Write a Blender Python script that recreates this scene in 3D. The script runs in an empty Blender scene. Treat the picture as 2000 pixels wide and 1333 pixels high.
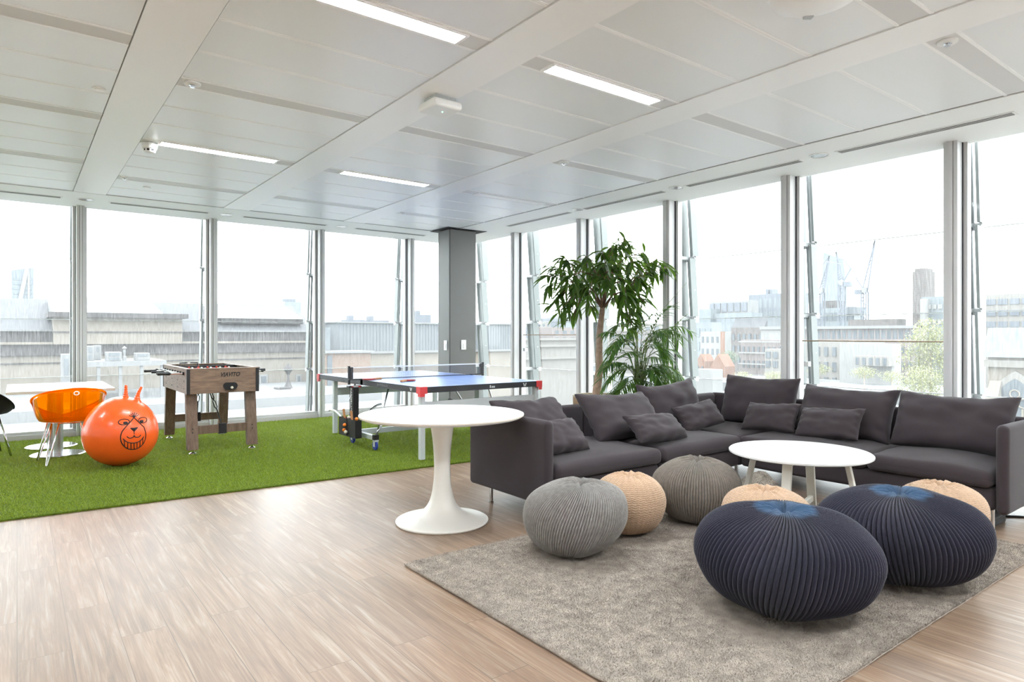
import bpy, bmesh, math, random
import numpy as np
from mathutils import Vector, Matrix, noise as mnoise
random.seed(7); RNG = np.random.default_rng(7)
SC = bpy.context.scene
COL = SC.collection
PI = math.pi

# ------------------------------------------------------------------ camera
F_PX, CX, HY, CAM_H = 1278.0, 1000.0, 655.7, 1.28      # focal length / horizon for a 2000 x 1333 frame
TH = math.atan2(1690, 1278)                             # heading measured from +X
FW = (math.cos(TH), math.sin(TH)); RT = (math.sin(TH), -math.cos(TH))
cam = bpy.data.cameras.new('camera'); camo = bpy.data.objects.new('camera', cam); COL.objects.link(camo)
cam.sensor_width = 36; cam.lens = 36 * F_PX / 2000; cam.shift_y = (HY - 666.5) / 2000
cam.clip_start = 0.05; cam.clip_end = 5000
camo.location = (0, 0, CAM_H); camo.rotation_euler = (PI / 2, 0, TH - PI / 2)
SC.camera = camo

def rayd(px):
    k = (px - CX) / F_PX
    return FW[0] + k * RT[0], FW[1] + k * RT[1]
def onY(px, py, Y):          # point of a plane Y = const seen along a sight line (used to survey positions)
    r = rayd(px); t = Y / r[1]
    return t * r[0], CAM_H - (py - HY) * t / F_PX
def onX(px, py, X):
    r = rayd(px); t = X / r[0]
    return t * r[1], CAM_H - (py - HY) * t / F_PX
def atD(px, py, d):
    k = (px - CX) / F_PX
    return Vector((d * (FW[0] + k * RT[0]), d * (FW[1] + k * RT[1]), CAM_H - (py - HY) * d / F_PX))

# ------------------------------------------------------------------ materials
def srgb(r, g, b):
    f = lambda c: (c / 255 / 12.92) if c / 255 <= 0.04045 else ((c / 255 + 0.055) / 1.055) ** 2.4
    return (f(r), f(g), f(b), 1.0)
def town(r, g, b, up=1.0):
    c = srgb(r, g, b); return tuple(max(0.01, (v - 0.12) / (5.0 * up)) for v in c[:3]) + (1,)
M = {}
def mat(name, col, rough=0.5, metal=0.0, spec=0.5, bump=0.0, bscale=200.0, var=0.0, vscale=6.0, emit=0.0, sheen=0.0, stretch=None, coat=0.0):
    m = bpy.data.materials.new(name); m.use_nodes = True
    nt = m.node_tree; b = nt.nodes['Principled BSDF']
    b.inputs['Roughness'].default_value = rough; b.inputs['Metallic'].default_value = metal
    b.inputs['Specular IOR Level'].default_value = spec
    if sheen: b.inputs['Sheen Weight'].default_value = sheen
    if coat: b.inputs['Coat Weight'].default_value = coat; b.inputs['Coat Roughness'].default_value = 0.08
    tc = nt.nodes.new('ShaderNodeTexCoord'); mp = nt.nodes.new('ShaderNodeMapping')
    nt.links.new(tc.outputs['Object'], mp.inputs['Vector'])
    if stretch: mp.inputs['Scale'].default_value = stretch
    if var:
        n = nt.nodes.new('ShaderNodeTexNoise'); n.inputs['Scale'].default_value = vscale; n.inputs['Detail'].default_value = 4
        nt.links.new(mp.outputs['Vector'], n.inputs['Vector'])
        r = nt.nodes.new('ShaderNodeValToRGB')
        r.color_ramp.elements[0].position = 0.3; r.color_ramp.elements[1].position = 0.7
        r.color_ramp.elements[0].color = tuple(c * (1 - var) for c in col[:3]) + (1,)
        r.color_ramp.elements[1].color = tuple(min(1, c * (1 + var)) for c in col[:3]) + (1,)
        nt.links.new(n.outputs['Fac'], r.inputs['Fac']); nt.links.new(r.outputs['Color'], b.inputs['Base Color'])
    else:
        b.inputs['Base Color'].default_value = col
    if bump:
        n2 = nt.nodes.new('ShaderNodeTexNoise'); n2.inputs['Scale'].default_value = bscale; n2.inputs['Detail'].default_value = 3
        nt.links.new(mp.outputs['Vector'], n2.inputs['Vector'])
        bp = nt.nodes.new('ShaderNodeBump'); bp.inputs['Strength'].default_value = bump; bp.inputs['Distance'].default_value = 0.004
        nt.links.new(n2.outputs['Fac'], bp.inputs['Height']); nt.links.new(bp.outputs['Normal'], b.inputs['Normal'])
    if emit:
        b.inputs['Emission Color'].default_value = col; b.inputs['Emission Strength'].default_value = emit
    M[name] = m
    return m

def glass_mat(name, tint, dust_haze=0.0, refl=0.06):
    m = bpy.data.materials.new(name); m.use_nodes = True; nt = m.node_tree; nt.nodes.clear()
    out = nt.nodes.new('ShaderNodeOutputMaterial')
    tr = nt.nodes.new('ShaderNodeBsdfTransparent'); tr.inputs['Color'].default_value = tint
    gl = nt.nodes.new('ShaderNodeBsdfGlossy'); gl.inputs['Roughness'].default_value = 0.02
    mx = nt.nodes.new('ShaderNodeMixShader')
    lw = nt.nodes.new('ShaderNodeLayerWeight'); lw.inputs['Blend'].default_value = 0.12
    mu = nt.nodes.new('ShaderNodeMath'); mu.operation = 'MULTIPLY'; mu.inputs[1].default_value = refl * 8
    nt.links.new(lw.outputs['Fresnel'], mu.inputs[0]); nt.links.new(mu.outputs[0], mx.inputs[0])
    nt.links.new(tr.outputs[0], mx.inputs[1]); nt.links.new(gl.outputs[0], mx.inputs[2])
    last = mx
    if dust_haze:
        tl = nt.nodes.new('ShaderNodeBsdfTranslucent'); tl.inputs['Color'].default_value = (0.9, 0.92, 0.92, 1)
        m2 = nt.nodes.new('ShaderNodeMixShader')
        tc = nt.nodes.new('ShaderNodeTexCoord'); mp = nt.nodes.new('ShaderNodeMapping'); mp.inputs['Scale'].default_value = (34, 34, 1.2)
        n = nt.nodes.new('ShaderNodeTexNoise'); n.inputs['Scale'].default_value = 3; n.inputs['Detail'].default_value = 5
        r = nt.nodes.new('ShaderNodeMapRange'); r.inputs['From Min'].default_value = 0.3; r.inputs['From Max'].default_value = 0.75
        r.inputs['To Min'].default_value = dust_haze * 0.4; r.inputs['To Max'].default_value = dust_haze * 2.2
        nt.links.new(tc.outputs['Object'], mp.inputs['Vector']); nt.links.new(mp.outputs['Vector'], n.inputs['Vector'])
        nt.links.new(n.outputs['Fac'], r.inputs['Value']); nt.links.new(r.outputs['Result'], m2.inputs[0])
        nt.links.new(last.outputs[0], m2.inputs[1]); nt.links.new(tl.outputs[0], m2.inputs[2]); last = m2
    nt.links.new(last.outputs[0], out.inputs['Surface']); M[name] = m
    return m

def plank_mat():
    m = bpy.data.materials.new('limed_oak_planks'); m.use_nodes = True; nt = m.node_tree; b = nt.nodes['Principled BSDF']
    L = nt.links.new; N = nt.nodes.new
    tc = N('ShaderNodeTexCoord'); sx = N('ShaderNodeSeparateXYZ'); cb = N('ShaderNodeCombineXYZ')
    L(tc.outputs['Object'], sx.inputs[0]); L(sx.outputs['Y'], cb.inputs['X']); L(sx.outputs['X'], cb.inputs['Y'])
    br = N('ShaderNodeTexBrick'); br.offset = 0.37; br.squash = 1.0
    br.inputs['Scale'].default_value = 1; br.inputs['Brick Width'].default_value = 1.22; br.inputs['Row Height'].default_value = 0.176
    br.inputs['Mortar Size'].default_value = 0.0018; br.inputs['Mortar Smooth'].default_value = 0.3; br.inputs['Bias'].default_value = 0.0
    br.inputs['Color1'].default_value = (0, 0, 0, 1); br.inputs['Color2'].default_value = (1, 1, 1, 1); br.inputs['Mortar'].default_value = (0.5, 0.5, 0.5, 1)
    L(cb.outputs[0], br.inputs['Vector'])
    # grain shifted per plank
    ad = N('ShaderNodeVectorMath'); ad.operation = 'ADD'
    sc = N('ShaderNodeVectorMath'); sc.operation = 'SCALE'; sc.inputs['Scale'].default_value = 9.0
    L(br.outputs['Color'], sc.inputs[0]); L(cb.outputs[0], ad.inputs[0]); L(sc.outputs[0], ad.inputs[1])
    mp = N('ShaderNodeMapping'); mp.inputs['Scale'].default_value = (1.1, 15, 1); L(ad.outputs[0], mp.inputs['Vector'])
    n1 = N('ShaderNodeTexNoise'); n1.inputs['Scale'].default_value = 1.3; n1.inputs['Detail'].default_value = 7; n1.inputs['Roughness'].default_value = 0.62; n1.inputs['Distortion'].default_value = 1.2
    L(mp.outputs[0], n1.inputs['Vector'])
    mp2 = N('ShaderNodeMapping'); mp2.inputs['Scale'].default_value = (3, 130, 1); L(ad.outputs[0], mp2.inputs['Vector'])
    n2 = N('ShaderNodeTexNoise'); n2.inputs['Scale'].default_value = 1.0; n2.inputs['Detail'].default_value = 3; L(mp2.outputs[0], n2.inputs['Vector'])
    rp = N('ShaderNodeValToRGB'); cr = rp.color_ramp
    cr.elements[0].position = 0.28; cr.elements[0].color = srgb(113, 92, 75)
    cr.elements[1].position = 0.74; cr.elements[1].color = srgb(165, 149, 132)
    e = cr.elements.new(0.52); e.color = srgb(140, 115, 94)
    L(n1.outputs['Fac'], rp.inputs['Fac'])
    mr = N('ShaderNodeMapRange'); mr.inputs['From Min'].default_value = 0.35; mr.inputs['From Max'].default_value = 0.7; mr.inputs['To Min'].default_value = 0.82; mr.inputs['To Max'].default_value = 1.1
    L(n2.outputs['Fac'], mr.inputs['Value'])
    tone = N('ShaderNodeMapRange'); tone.inputs['To Min'].default_value = 0.88; tone.inputs['To Max'].default_value = 1.1
    L(br.outputs['Color'], tone.inputs['Value'])
    mu = N('ShaderNodeMath'); mu.operation = 'MULTIPLY'; L(mr.outputs[0], mu.inputs[0]); L(tone.outputs[0], mu.inputs[1])
    inv = N('ShaderNodeMapRange'); inv.inputs['To Min'].default_value = 1.0; inv.inputs['To Max'].default_value = 0.55
    L(br.outputs['Fac'], inv.inputs['Value'])
    mu2 = N('ShaderNodeMath'); mu2.operation = 'MULTIPLY'; L(mu.outputs[0], mu2.inputs[0]); L(inv.outputs[0], mu2.inputs[1])
    vm = N('ShaderNodeVectorMath'); vm.operation = 'SCALE'; L(rp.outputs['Color'], vm.inputs[0]); L(mu2.outputs[0], vm.inputs['Scale'])
    L(vm.outputs[0], b.inputs['Base Color'])
    rr = N('ShaderNodeMapRange'); rr.inputs['To Min'].default_value = 0.34; rr.inputs['To Max'].default_value = 0.46; L(n1.outputs['Fac'], rr.inputs['Value']); L(rr.outputs[0], b.inputs['Roughness'])
    b.inputs['Specular IOR Level'].default_value = 0.5
    bp = N('ShaderNodeBump'); bp.inputs['Strength'].default_value = 0.22; bp.inputs['Distance'].default_value = 0.002
    sb = N('ShaderNodeMath'); sb.operation = 'SUBTRACT'; L(n2.outputs['Fac'], sb.inputs[0]); L(br.outputs['Fac'], sb.inputs[1])
    L(sb.outputs[0], bp.inputs['Height']); L(bp.outputs[0], b.inputs['Normal'])
    M['floor'] = m

def wood_mat(name, dark, light, axis_scale, rough=0.55):
    m = bpy.data.materials.new(name); m.use_nodes = True; nt = m.node_tree; b = nt.nodes['Principled BSDF']; L = nt.links.new; N = nt.nodes.new
    tc = N('ShaderNodeTexCoord'); mp = N('ShaderNodeMapping'); mp.inputs['Scale'].default_value = axis_scale; L(tc.outputs['Object'], mp.inputs['Vector'])
    n = N('ShaderNodeTexNoise'); n.inputs['Scale'].default_value = 4; n.inputs['Detail'].default_value = 6; n.inputs['Distortion'].default_value = 0.8; L(mp.outputs[0], n.inputs['Vector'])
    r = N('ShaderNodeValToRGB'); r.color_ramp.elements[0].position = 0.3; r.color_ramp.elements[1].position = 0.72
    r.color_ramp.elements[0].color = dark; r.color_ramp.elements[1].color = light
    L(n.outputs['Fac'], r.inputs['Fac']); L(r.outputs['Color'], b.inputs['Base Color']); b.inputs['Roughness'].default_value = rough
    M[name] = m

def brick_mat(name, c1, c2, mortar, sc=4.0):
    m = bpy.data.materials.new(name); m.use_nodes = True; nt = m.node_tree; b = nt.nodes['Principled BSDF']; L = nt.links.new; N = nt.nodes.new
    tc = N('ShaderNodeTexCoord'); sx = N('ShaderNodeSeparateXYZ'); cb = N('ShaderNodeCombineXYZ'); ad = N('ShaderNodeMath'); ad.operation = 'ADD'
    L(tc.outputs['Object'], sx.inputs[0]); L(sx.outputs['X'], ad.inputs[0]); L(sx.outputs['Y'], ad.inputs[1]); L(ad.outputs[0], cb.inputs['X']); L(sx.outputs['Z'], cb.inputs['Y'])
    br = N('ShaderNodeTexBrick'); br.inputs['Scale'].default_value = sc; br.inputs['Color1'].default_value = c1; br.inputs['Color2'].default_value = c2; br.inputs['Mortar'].default_value = mortar
    br.inputs['Mortar Size'].default_value = 0.02
    L(cb.outputs[0], br.inputs['Vector']); L(br.outputs['Color'], b.inputs['Base Color']); b.inputs['Roughness'].default_value = 0.9
    M[name] = m

def dye_mat(name, body, body2, centre, radius):
    """knitted cover, dyed paler round the gathered crown"""
    m = bpy.data.materials.new(name); m.use_nodes = True; nt = m.node_tree; b = nt.nodes['Principled BSDF']; L = nt.links.new; N = nt.nodes.new
    tc = N('ShaderNodeTexCoord'); sx = N('ShaderNodeSeparateXYZ'); L(tc.outputs['Object'], sx.inputs[0])
    cb = N('ShaderNodeCombineXYZ'); L(sx.outputs['X'], cb.inputs['X']); L(sx.outputs['Y'], cb.inputs['Y'])
    ln = N('ShaderNodeVectorMath'); ln.operation = 'LENGTH'; L(cb.outputs[0], ln.inputs[0])
    n = N('ShaderNodeTexNoise'); n.inputs['Scale'].default_value = 7; n.inputs['Detail'].default_value = 4; L(tc.outputs['Object'], n.inputs['Vector'])
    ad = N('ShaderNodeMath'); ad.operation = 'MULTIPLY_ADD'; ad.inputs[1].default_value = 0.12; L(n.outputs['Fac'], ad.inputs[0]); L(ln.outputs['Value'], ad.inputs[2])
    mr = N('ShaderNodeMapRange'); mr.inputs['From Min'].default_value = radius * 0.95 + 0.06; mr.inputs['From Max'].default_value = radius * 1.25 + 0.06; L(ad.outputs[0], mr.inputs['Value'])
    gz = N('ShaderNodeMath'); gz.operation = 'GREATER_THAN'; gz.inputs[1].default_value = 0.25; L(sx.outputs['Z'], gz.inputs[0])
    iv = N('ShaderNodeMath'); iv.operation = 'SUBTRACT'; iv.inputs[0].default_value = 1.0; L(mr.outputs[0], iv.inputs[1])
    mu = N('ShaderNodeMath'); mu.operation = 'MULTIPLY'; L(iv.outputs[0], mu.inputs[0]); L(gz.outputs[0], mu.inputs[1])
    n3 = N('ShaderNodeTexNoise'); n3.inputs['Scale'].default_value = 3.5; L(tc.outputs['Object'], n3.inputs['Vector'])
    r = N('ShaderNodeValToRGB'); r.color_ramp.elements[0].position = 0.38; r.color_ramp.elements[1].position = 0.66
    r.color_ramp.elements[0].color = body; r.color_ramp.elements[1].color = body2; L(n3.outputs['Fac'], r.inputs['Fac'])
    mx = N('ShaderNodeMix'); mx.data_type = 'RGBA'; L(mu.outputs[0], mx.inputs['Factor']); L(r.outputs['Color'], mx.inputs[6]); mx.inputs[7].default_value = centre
    L(mx.outputs[2], b.inputs['Base Color']); b.inputs['Roughness'].default_value = 0.9; b.inputs['Sheen Weight'].default_value = 0.12
    n2 = N('ShaderNodeTexNoise'); n2.inputs['Scale'].default_value = 260; L(tc.outputs['Object'], n2.inputs['Vector'])
    bp = N('ShaderNodeBump'); bp.inputs['Strength'].default_value = 0.6; bp.inputs['Distance'].default_value = 0.004; L(n2.outputs['Fac'], bp.inputs['Height']); L(bp.outputs[0], b.inputs['Normal'])
    M[name] = m

def amber_mat():
    m = bpy.data.materials.new('amber_plastic'); m.use_nodes = True; nt = m.node_tree; nt.nodes.clear(); L = nt.links.new; N = nt.nodes.new
    out = N('ShaderNodeOutputMaterial'); tr = N('ShaderNodeBsdfTransparent'); tr.inputs['Color'].default_value = (1.0, 0.47, 0.015, 1)
    df = N('ShaderNodeBsdfTranslucent'); df.inputs['Color'].default_value = (1.0, 0.40, 0.01, 1)
    gl = N('ShaderNodeBsdfGlossy'); gl.inputs['Roughness'].default_value = 0.05
    m1 = N('ShaderNodeMixShader'); m1.inputs[0].default_value = 0.22; L(tr.outputs[0], m1.inputs[1]); L(df.outputs[0], m1.inputs[2])
    lw = N('ShaderNodeLayerWeight'); lw.inputs['Blend'].default_value = 0.15
    m2 = N('ShaderNodeMixShader'); mu = N('ShaderNodeMath'); mu.operation = 'MULTIPLY'; mu.inputs[1].default_value = 0.5; L(lw.outputs['Fresnel'], mu.inputs[0]); L(mu.outputs[0], m2.inputs[0]); L(m1.outputs[0], m2.inputs[1]); L(gl.outputs[0], m2.inputs[2])
    L(m2.outputs[0], out.inputs['Surface']); M['amber'] = m

def leaf_mat(name, c1, c2, trans, tw=0.35):
    m = bpy.data.materials.new(name); m.use_nodes = True; nt = m.node_tree; b = nt.nodes['Principled BSDF']; L = nt.links.new; N = nt.nodes.new
    out = nt.nodes['Material Output']
    g = N('ShaderNodeNewGeometry'); r = N('ShaderNodeValToRGB'); r.color_ramp.elements[0].color = c1; r.color_ramp.elements[1].color = c2
    L(g.outputs['Random Per Island'], r.inputs['Fac']); L(r.outputs['Color'], b.inputs['Base Color']); b.inputs['Roughness'].default_value = 0.38
    tl = N('ShaderNodeBsdfTranslucent'); tl.inputs['Color'].default_value = trans
    mx = N('ShaderNodeMixShader'); mx.inputs[0].default_value = tw; L(b.outputs[0], mx.inputs[1]); L(tl.outputs[0], mx.inputs[2]); L(mx.outputs[0], out.inputs['Surface'])
    M[name] = m

plank_mat(); amber_mat()
glass_mat('pane_glass', (0.985, 0.995, 0.99, 1), 0.0, 0.05)
glass_mat('dusty_haze_glass', (0.985, 0.995, 0.995, 1), 0.036, 0.02)  # translucent film: dust streaks plus a veil standing in for outdoor haze
mat('fin_glass', srgb(132, 138, 137), 0.4)
mat('fin_metal', srgb(132, 136, 138), 0.5)
mat('bracket_white', srgb(196, 198, 199), 0.5)
mat('ceiling_panel', srgb(240, 242, 243), 0.30, spec=0.5)
mat('ceiling_rib', srgb(252, 252, 252), 0.45)
mat('ceiling_beam', srgb(251, 251, 251), 0.36)
mat('ceiling_strip', srgb(224, 224, 224), 0.55)
mat('border_paint', srgb(248, 249, 248), 0.6)
mat('joint', srgb(120, 116, 112), 0.8)
mat('slot_dark', srgb(70, 66, 64), 0.8)
mat('wall_paint', srgb(244, 244, 243), 0.8)
mat('lamp', (0.90, 0.955, 1.0, 1), 0.5, emit=16.0)
mat('lamp_off', srgb(245, 245, 245), 0.3)
mat('mullion', srgb(206, 206, 206), 0.42, metal=0.0, spec=0.5)
mat('white_metal', srgb(236, 237, 237), 0.4)
mat('gasket', srgb(52, 54, 58), 0.7)
mat('chrome', srgb(215, 216, 218), 0.14, metal=1.0)
mat('brushed_steel', srgb(178, 178, 180), 0.32, metal=1.0)
mat('alu_reflector', srgb(200, 200, 200), 0.22, metal=1.0)
mat('column_paint', srgb(112, 112, 109), 0.42, spec=0.4, bump=0.15, bscale=14)
mat('dark_trim', srgb(44, 42, 40), 0.7)
mat('white_plastic', srgb(238, 238, 236), 0.35)
mat('soft_white', srgb(250, 250, 249), 0.3)
mat('tabletop_white', srgb(228, 228, 226), 0.22, spec=0.5)
mat('table_edge', srgb(206, 196, 182), 0.5)
mat('cream_lacquer', srgb(236, 233, 226), 0.35, spec=0.5)
mat('timber_white', srgb(232, 228, 218), 0.45)
mat('sofa_fabric', srgb(62, 55, 58), 0.92, spec=0.2, bump=0.35, bscale=520, var=0.03, vscale=3, sheen=0.12)
mat('grey_yarn', srgb(148, 144, 140), 0.95, spec=0.2, bump=0.9, bscale=240, var=0.16, vscale=40, sheen=0.2)
mat('dark_grey_yarn', srgb(128, 120, 111), 0.95, spec=0.2, bump=0.9, bscale=240, var=0.14, vscale=40, sheen=0.2)
mat('beige_yarn', srgb(196, 166, 138), 0.95, spec=0.2, bump=0.8, bscale=240, var=0.10, vscale=50, sheen=0.2)
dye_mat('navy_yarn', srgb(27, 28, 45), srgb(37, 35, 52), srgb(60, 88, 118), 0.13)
mat('rug_pile', srgb(166, 157, 147), 0.95, spec=0.1, var=0.22, vscale=16)
mat('turf_back', srgb(86, 104, 30), 0.95, spec=0.1, var=0.3, vscale=60)
leaf_mat('turf_blade', srgb(96, 119, 23), srgb(142, 161, 46), (0.36, 0.44, 0.03, 1), 0.25)
mat('bark', srgb(158, 134, 116), 0.85, bump=0.7, bscale=40, var=0.25, vscale=22)
mat('twig', srgb(120, 92, 74), 0.8, var=0.2)
mat('cane', srgb(96, 112, 58), 0.6, var=0.3, vscale=16)
leaf_mat('ficus_leaf', srgb(24, 44, 18), srgb(66, 96, 34), (0.14, 0.27, 0.02, 1), 0.32)
leaf_mat('palm_leaf', srgb(30, 60, 28), srgb(78, 112, 46), (0.12, 0.25, 0.03, 1), 0.3)
leaf_mat('street_leaf', (0.17, 0.19, 0.075, 1), (0.27, 0.28, 0.12, 1), (0.2, 0.2, 0.07, 1), 0.3)
leaf_mat('street_leaf_fresh', town(176, 212, 158), town(204, 228, 184), (0.10, 0.16, 0.06, 1), 0.3)
mat('soil', srgb(70, 54, 42), 0.95, bump=0.8, bscale=60)
wood_mat('pot_wood', srgb(122, 92, 66), srgb(158, 124, 92), (3, 3, 12))
mat('pot_rim', srgb(176, 166, 148), 0.7, var=0.1)
wood_mat('foos_wood', srgb(104, 82, 66), srgb(140, 115, 96), (2, 2, 14))
wood_mat('foos_leg_wood', srgb(92, 72, 58), srgb(126, 103, 86), (14, 14, 2))
mat('black_plastic', srgb(28, 27, 28), 0.45)
mat('matt_black', srgb(20, 19, 20), 0.7)
mat('black_print', srgb(22, 16, 14), 0.6)
mat('white_print', srgb(220, 224, 226), 0.5)
mat('grey_print', srgb(130, 132, 136), 0.6)
mat('red_plastic', srgb(218, 62, 66), 0.4)
mat('player_red', srgb(196, 60, 46), 0.4); mat('player_white', srgb(225, 222, 216), 0.4)
mat('pitch_green', srgb(60, 110, 70), 0.5)
mat('tt_blue', srgb(112, 140, 198), 0.38, spec=0.5)
mat('tt_black', srgb(44, 44, 48), 0.5)
mat('tt_grey', srgb(196, 201, 203), 0.45)
mat('net_white', srgb(226, 228, 232), 0.7); mat('net_mesh', srgb(70, 80, 110), 0.8)
mat('wheel_blue', srgb(38, 58, 150), 0.5)
mat('bat_wood', srgb(176, 122, 74), 0.5); mat('bat_red', srgb(150, 36, 40), 0.6)
mat('ball_orange_small', srgb(240, 128, 24), 0.5); mat('ball_white', srgb(214, 206, 188), 0.5)
mat('hopper', srgb(251, 98, 36), 0.26, spec=0.5, coat=0.15)
mat('cable', srgb(24, 26, 34), 0.5)
mat('brass_wire', srgb(150, 132, 108), 0.4, metal=0.6)
mat('led_green', (0.1, 1.0, 0.5, 1), 0.5, emit=2.0)
# town outside: colours darkened to offset the exposure under a very bright overcast sky
mat('stone_cream', town(243, 232, 217), 0.9, var=0.14, vscale=0.5)
mat('stone_pale', town(238, 233, 226), 0.9, var=0.06, vscale=0.4)
mat('stone_dark', town(158, 153, 154), 0.9, var=0.55, vscale=0.7)
mat('slate', town(206, 209, 218, 1.9), 0.8, var=0.08, vscale=1.5)
mat('pale_sheet', town(244, 246, 248, 1.2), 0.7)
mat('cladding', town(203, 212, 219), 0.7, var=0.12, vscale=3, stretch=(1, 1, 0.05))
brick_mat('red_brick', town(238, 208, 188), town(232, 192, 170), town(240, 226, 214), 3.0)
brick_mat('orange_brick', town(234, 178, 152), town(228, 168, 140), town(238, 214, 200), 2.0)
brick_mat('brown_brick', town(188, 178, 176), town(176, 168, 168), town(206, 200, 196), 0.6)
mat('pink_render', town(226, 211, 209), 0.9, var=0.1, vscale=0.3)
mat('roof_grey', town(240, 243, 246, 1.3), 0.8, var=0.16, vscale=0.3)
mat('ground_grey', srgb(140, 140, 136), 0.95, var=0.15, vscale=0.02)
mat('office_glass', town(208, 221, 228), 0.4, spec=0.3)
mat('office_dark', town(186, 196, 211), 0.6)
mat('tower_glass', town(218, 228, 241), 0.4, spec=0.3)
mat('window_dark', town(180, 190, 200), 0.5, spec=0.2)
mat('crane_blue', town(186, 197, 214), 0.7)
mat('plant_white', town(246, 248, 250, 1.2), 0.6)
mat('render_white', town(246, 246, 244), 0.8)

# ------------------------------------------------------------------ mesh building
class MB:
    def __init__(s): s.v = []; s.f = []
    def add(s, vs, fs):
        o = len(s.v); s.v.extend([tuple(p) for p in vs]); s.f.extend([tuple(i + o for i in q) for q in fs]); return s
    def box(s, x0, x1, y0, y1, z0, z1):
        x0, x1 = min(x0, x1), max(x0, x1); y0, y1 = min(y0, y1), max(y0, y1); z0, z1 = min(z0, z1), max(z0, z1)
        vs = [(x0, y0, z0), (x1, y0, z0), (x1, y1, z0), (x0, y1, z0), (x0, y0, z1), (x1, y0, z1), (x1, y1, z1), (x0, y1, z1)]
        return s.add(vs, [(3, 2, 1, 0), (4, 5, 6, 7), (0, 1, 5, 4), (1, 2, 6, 5), (2, 3, 7, 6), (3, 0, 4, 7)])
    def bar(s, p0, p1, w, h, up=(0, 0, 1)):
        p0, p1 = Vector(p0), Vector(p1); d = (p1 - p0).normalized(); u = Vector(up)
        a = d.cross(u)
        if a.length < 1e-4: a = d.cross(Vector((0, 1, 0)))
        a.normalize(); b = a.cross(d).normalized()
        vs = [p + a * (sx * w / 2) + b * (sz * h / 2) for p in (p0, p1) for sx, sz in ((-1, -1), (1, -1), (1, 1), (-1, 1))]
        return s.add(vs, [(0, 1, 2, 3), (7, 6, 5, 4), (0, 4, 5, 1), (1, 5, 6, 2), (2, 6, 7, 3), (3, 7, 4, 0)])
    def tube(s, pts, r, n=10, cap=True):
        pts = [Vector(p) for p in pts]; rs = r if isinstance(r, (list, tuple)) else [r] * len(pts)
        vs = []; fs = []; prev = None
        for i, p in enumerate(pts):
            d = (pts[min(i + 1, len(pts) - 1)] - pts[max(i - 1, 0)]).normalized()
            if prev is None:
                a = d.cross(Vector((0, 0, 1)))
                if a.length < 1e-3: a = d.cross(Vector((1, 0, 0)))
            else:
                a = prev - d * prev.dot(d)
            a.normalize(); prev = a; b = d.cross(a)
            for k in range(n):
                t = 2 * PI * k / n; vs.append(p + (a * math.cos(t) + b * math.sin(t)) * rs[i])
        for i in range(len(pts) - 1):
            for k in range(n):
                k2 = (k + 1) % n; fs.append((i * n + k, i * n + k2, (i + 1) * n + k2, (i + 1) * n + k))
        if cap:
            fs.append(tuple(reversed(range(n)))); fs.append(tuple(range((len(pts) - 1) * n, len(pts) * n)))
        return s.add(vs, fs)
    def lathe(s, prof, c=(0, 0, 0), n=48, axis='Z'):
        vs = []; fs = []; m = len(prof)
        for r, z in prof:
            for k in range(n):
                t = 2 * PI * k / n; x, y = r * math.cos(t), r * math.sin(t)
                p = (x, y, z) if axis == 'Z' else ((z, x, y) if axis == 'X' else (y, z, x))
                vs.append((c[0] + p[0], c[1] + p[1], c[2] + p[2]))
        for i in range(m - 1):
            for k in range(n):
                k2 = (k + 1) % n; fs.append((i * n + k, i * n + k2, (i + 1) * n + k2, (i + 1) * n + k))
        fs.append(tuple(reversed(range(n)))); fs.append(tuple(range((m - 1) * n, m * n)))
        return s.add(vs, fs)
    def prism(s, poly, axis, a, b):
        """poly of 2-D points extruded along axis from a to b"""
        n = len(poly); vs = []
        for t in (a, b):
            for p, q in poly:
                vs.append({'X': (t, p, q), 'Y': (p, t, q), 'Z': (p, q, t)}[axis])
        fs = [tuple(range(n))[::-1], tuple(range(n, 2 * n))] + [(i, (i + 1) % n, n + (i + 1) % n, n + i) for i in range(n)]
        return s.add(vs, fs)
    def rbox(s, x0, x1, y0, y1, z0, z1, r, m=6, k=3, fn=None):
        """box with rounded edges; fn may push each vertex"""
        lo = np.array([x0, y0, z0]); hi = np.array([x1, y1, z1]); r = min(r, (hi - lo).min() / 2 - 1e-4)
        def axis(a):
            e = [lo[a] + r * (1 - math.cos(t)) if False else lo[a] + r * t / k for t in range(k)]
            mid = list(np.linspace(lo[a] + r, hi[a] - r, m))
            return e + mid + [hi[a] - r + r * (t + 1) / k for t in range(k)]
        ax = [axis(i) for i in range(3)]; cache = {}
        def vid(p):
            key = tuple(round(c, 5) for c in p)
            if key not in cache:
                q = np.clip(p, lo + r, hi - r); d = np.array(p) - q; l = np.linalg.norm(d)
                if l > 1e-9: d = d / l * r
                w = q + d
                if fn is not None: w = np.array(fn(w, lo, hi))
                cache[key] = len(s.v); s.v.append(tuple(w))
            return cache[key]
        for a in range(3):
            b, c = (a + 1) % 3, (a + 2) % 3
            for side in (0, 1):
                val = (lo if side == 0 else hi)[a]
                for i in range(len(ax[b]) - 1):
                    for j in range(len(ax[c]) - 1):
                        q = []
                        for (ii, jj) in ((i, j), (i + 1, j), (i + 1, j + 1), (i, j + 1)):
                            p = [0, 0, 0]; p[a] = val; p[b] = ax[b][ii]; p[c] = ax[c][jj]; q.append(vid(p))
                        s.f.append(tuple(q if side else q[::-1]))
        return s
    def xform(s, mtx):
        s.v = [tuple(mtx @ Vector(p)) for p in s.v]; return s
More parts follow.
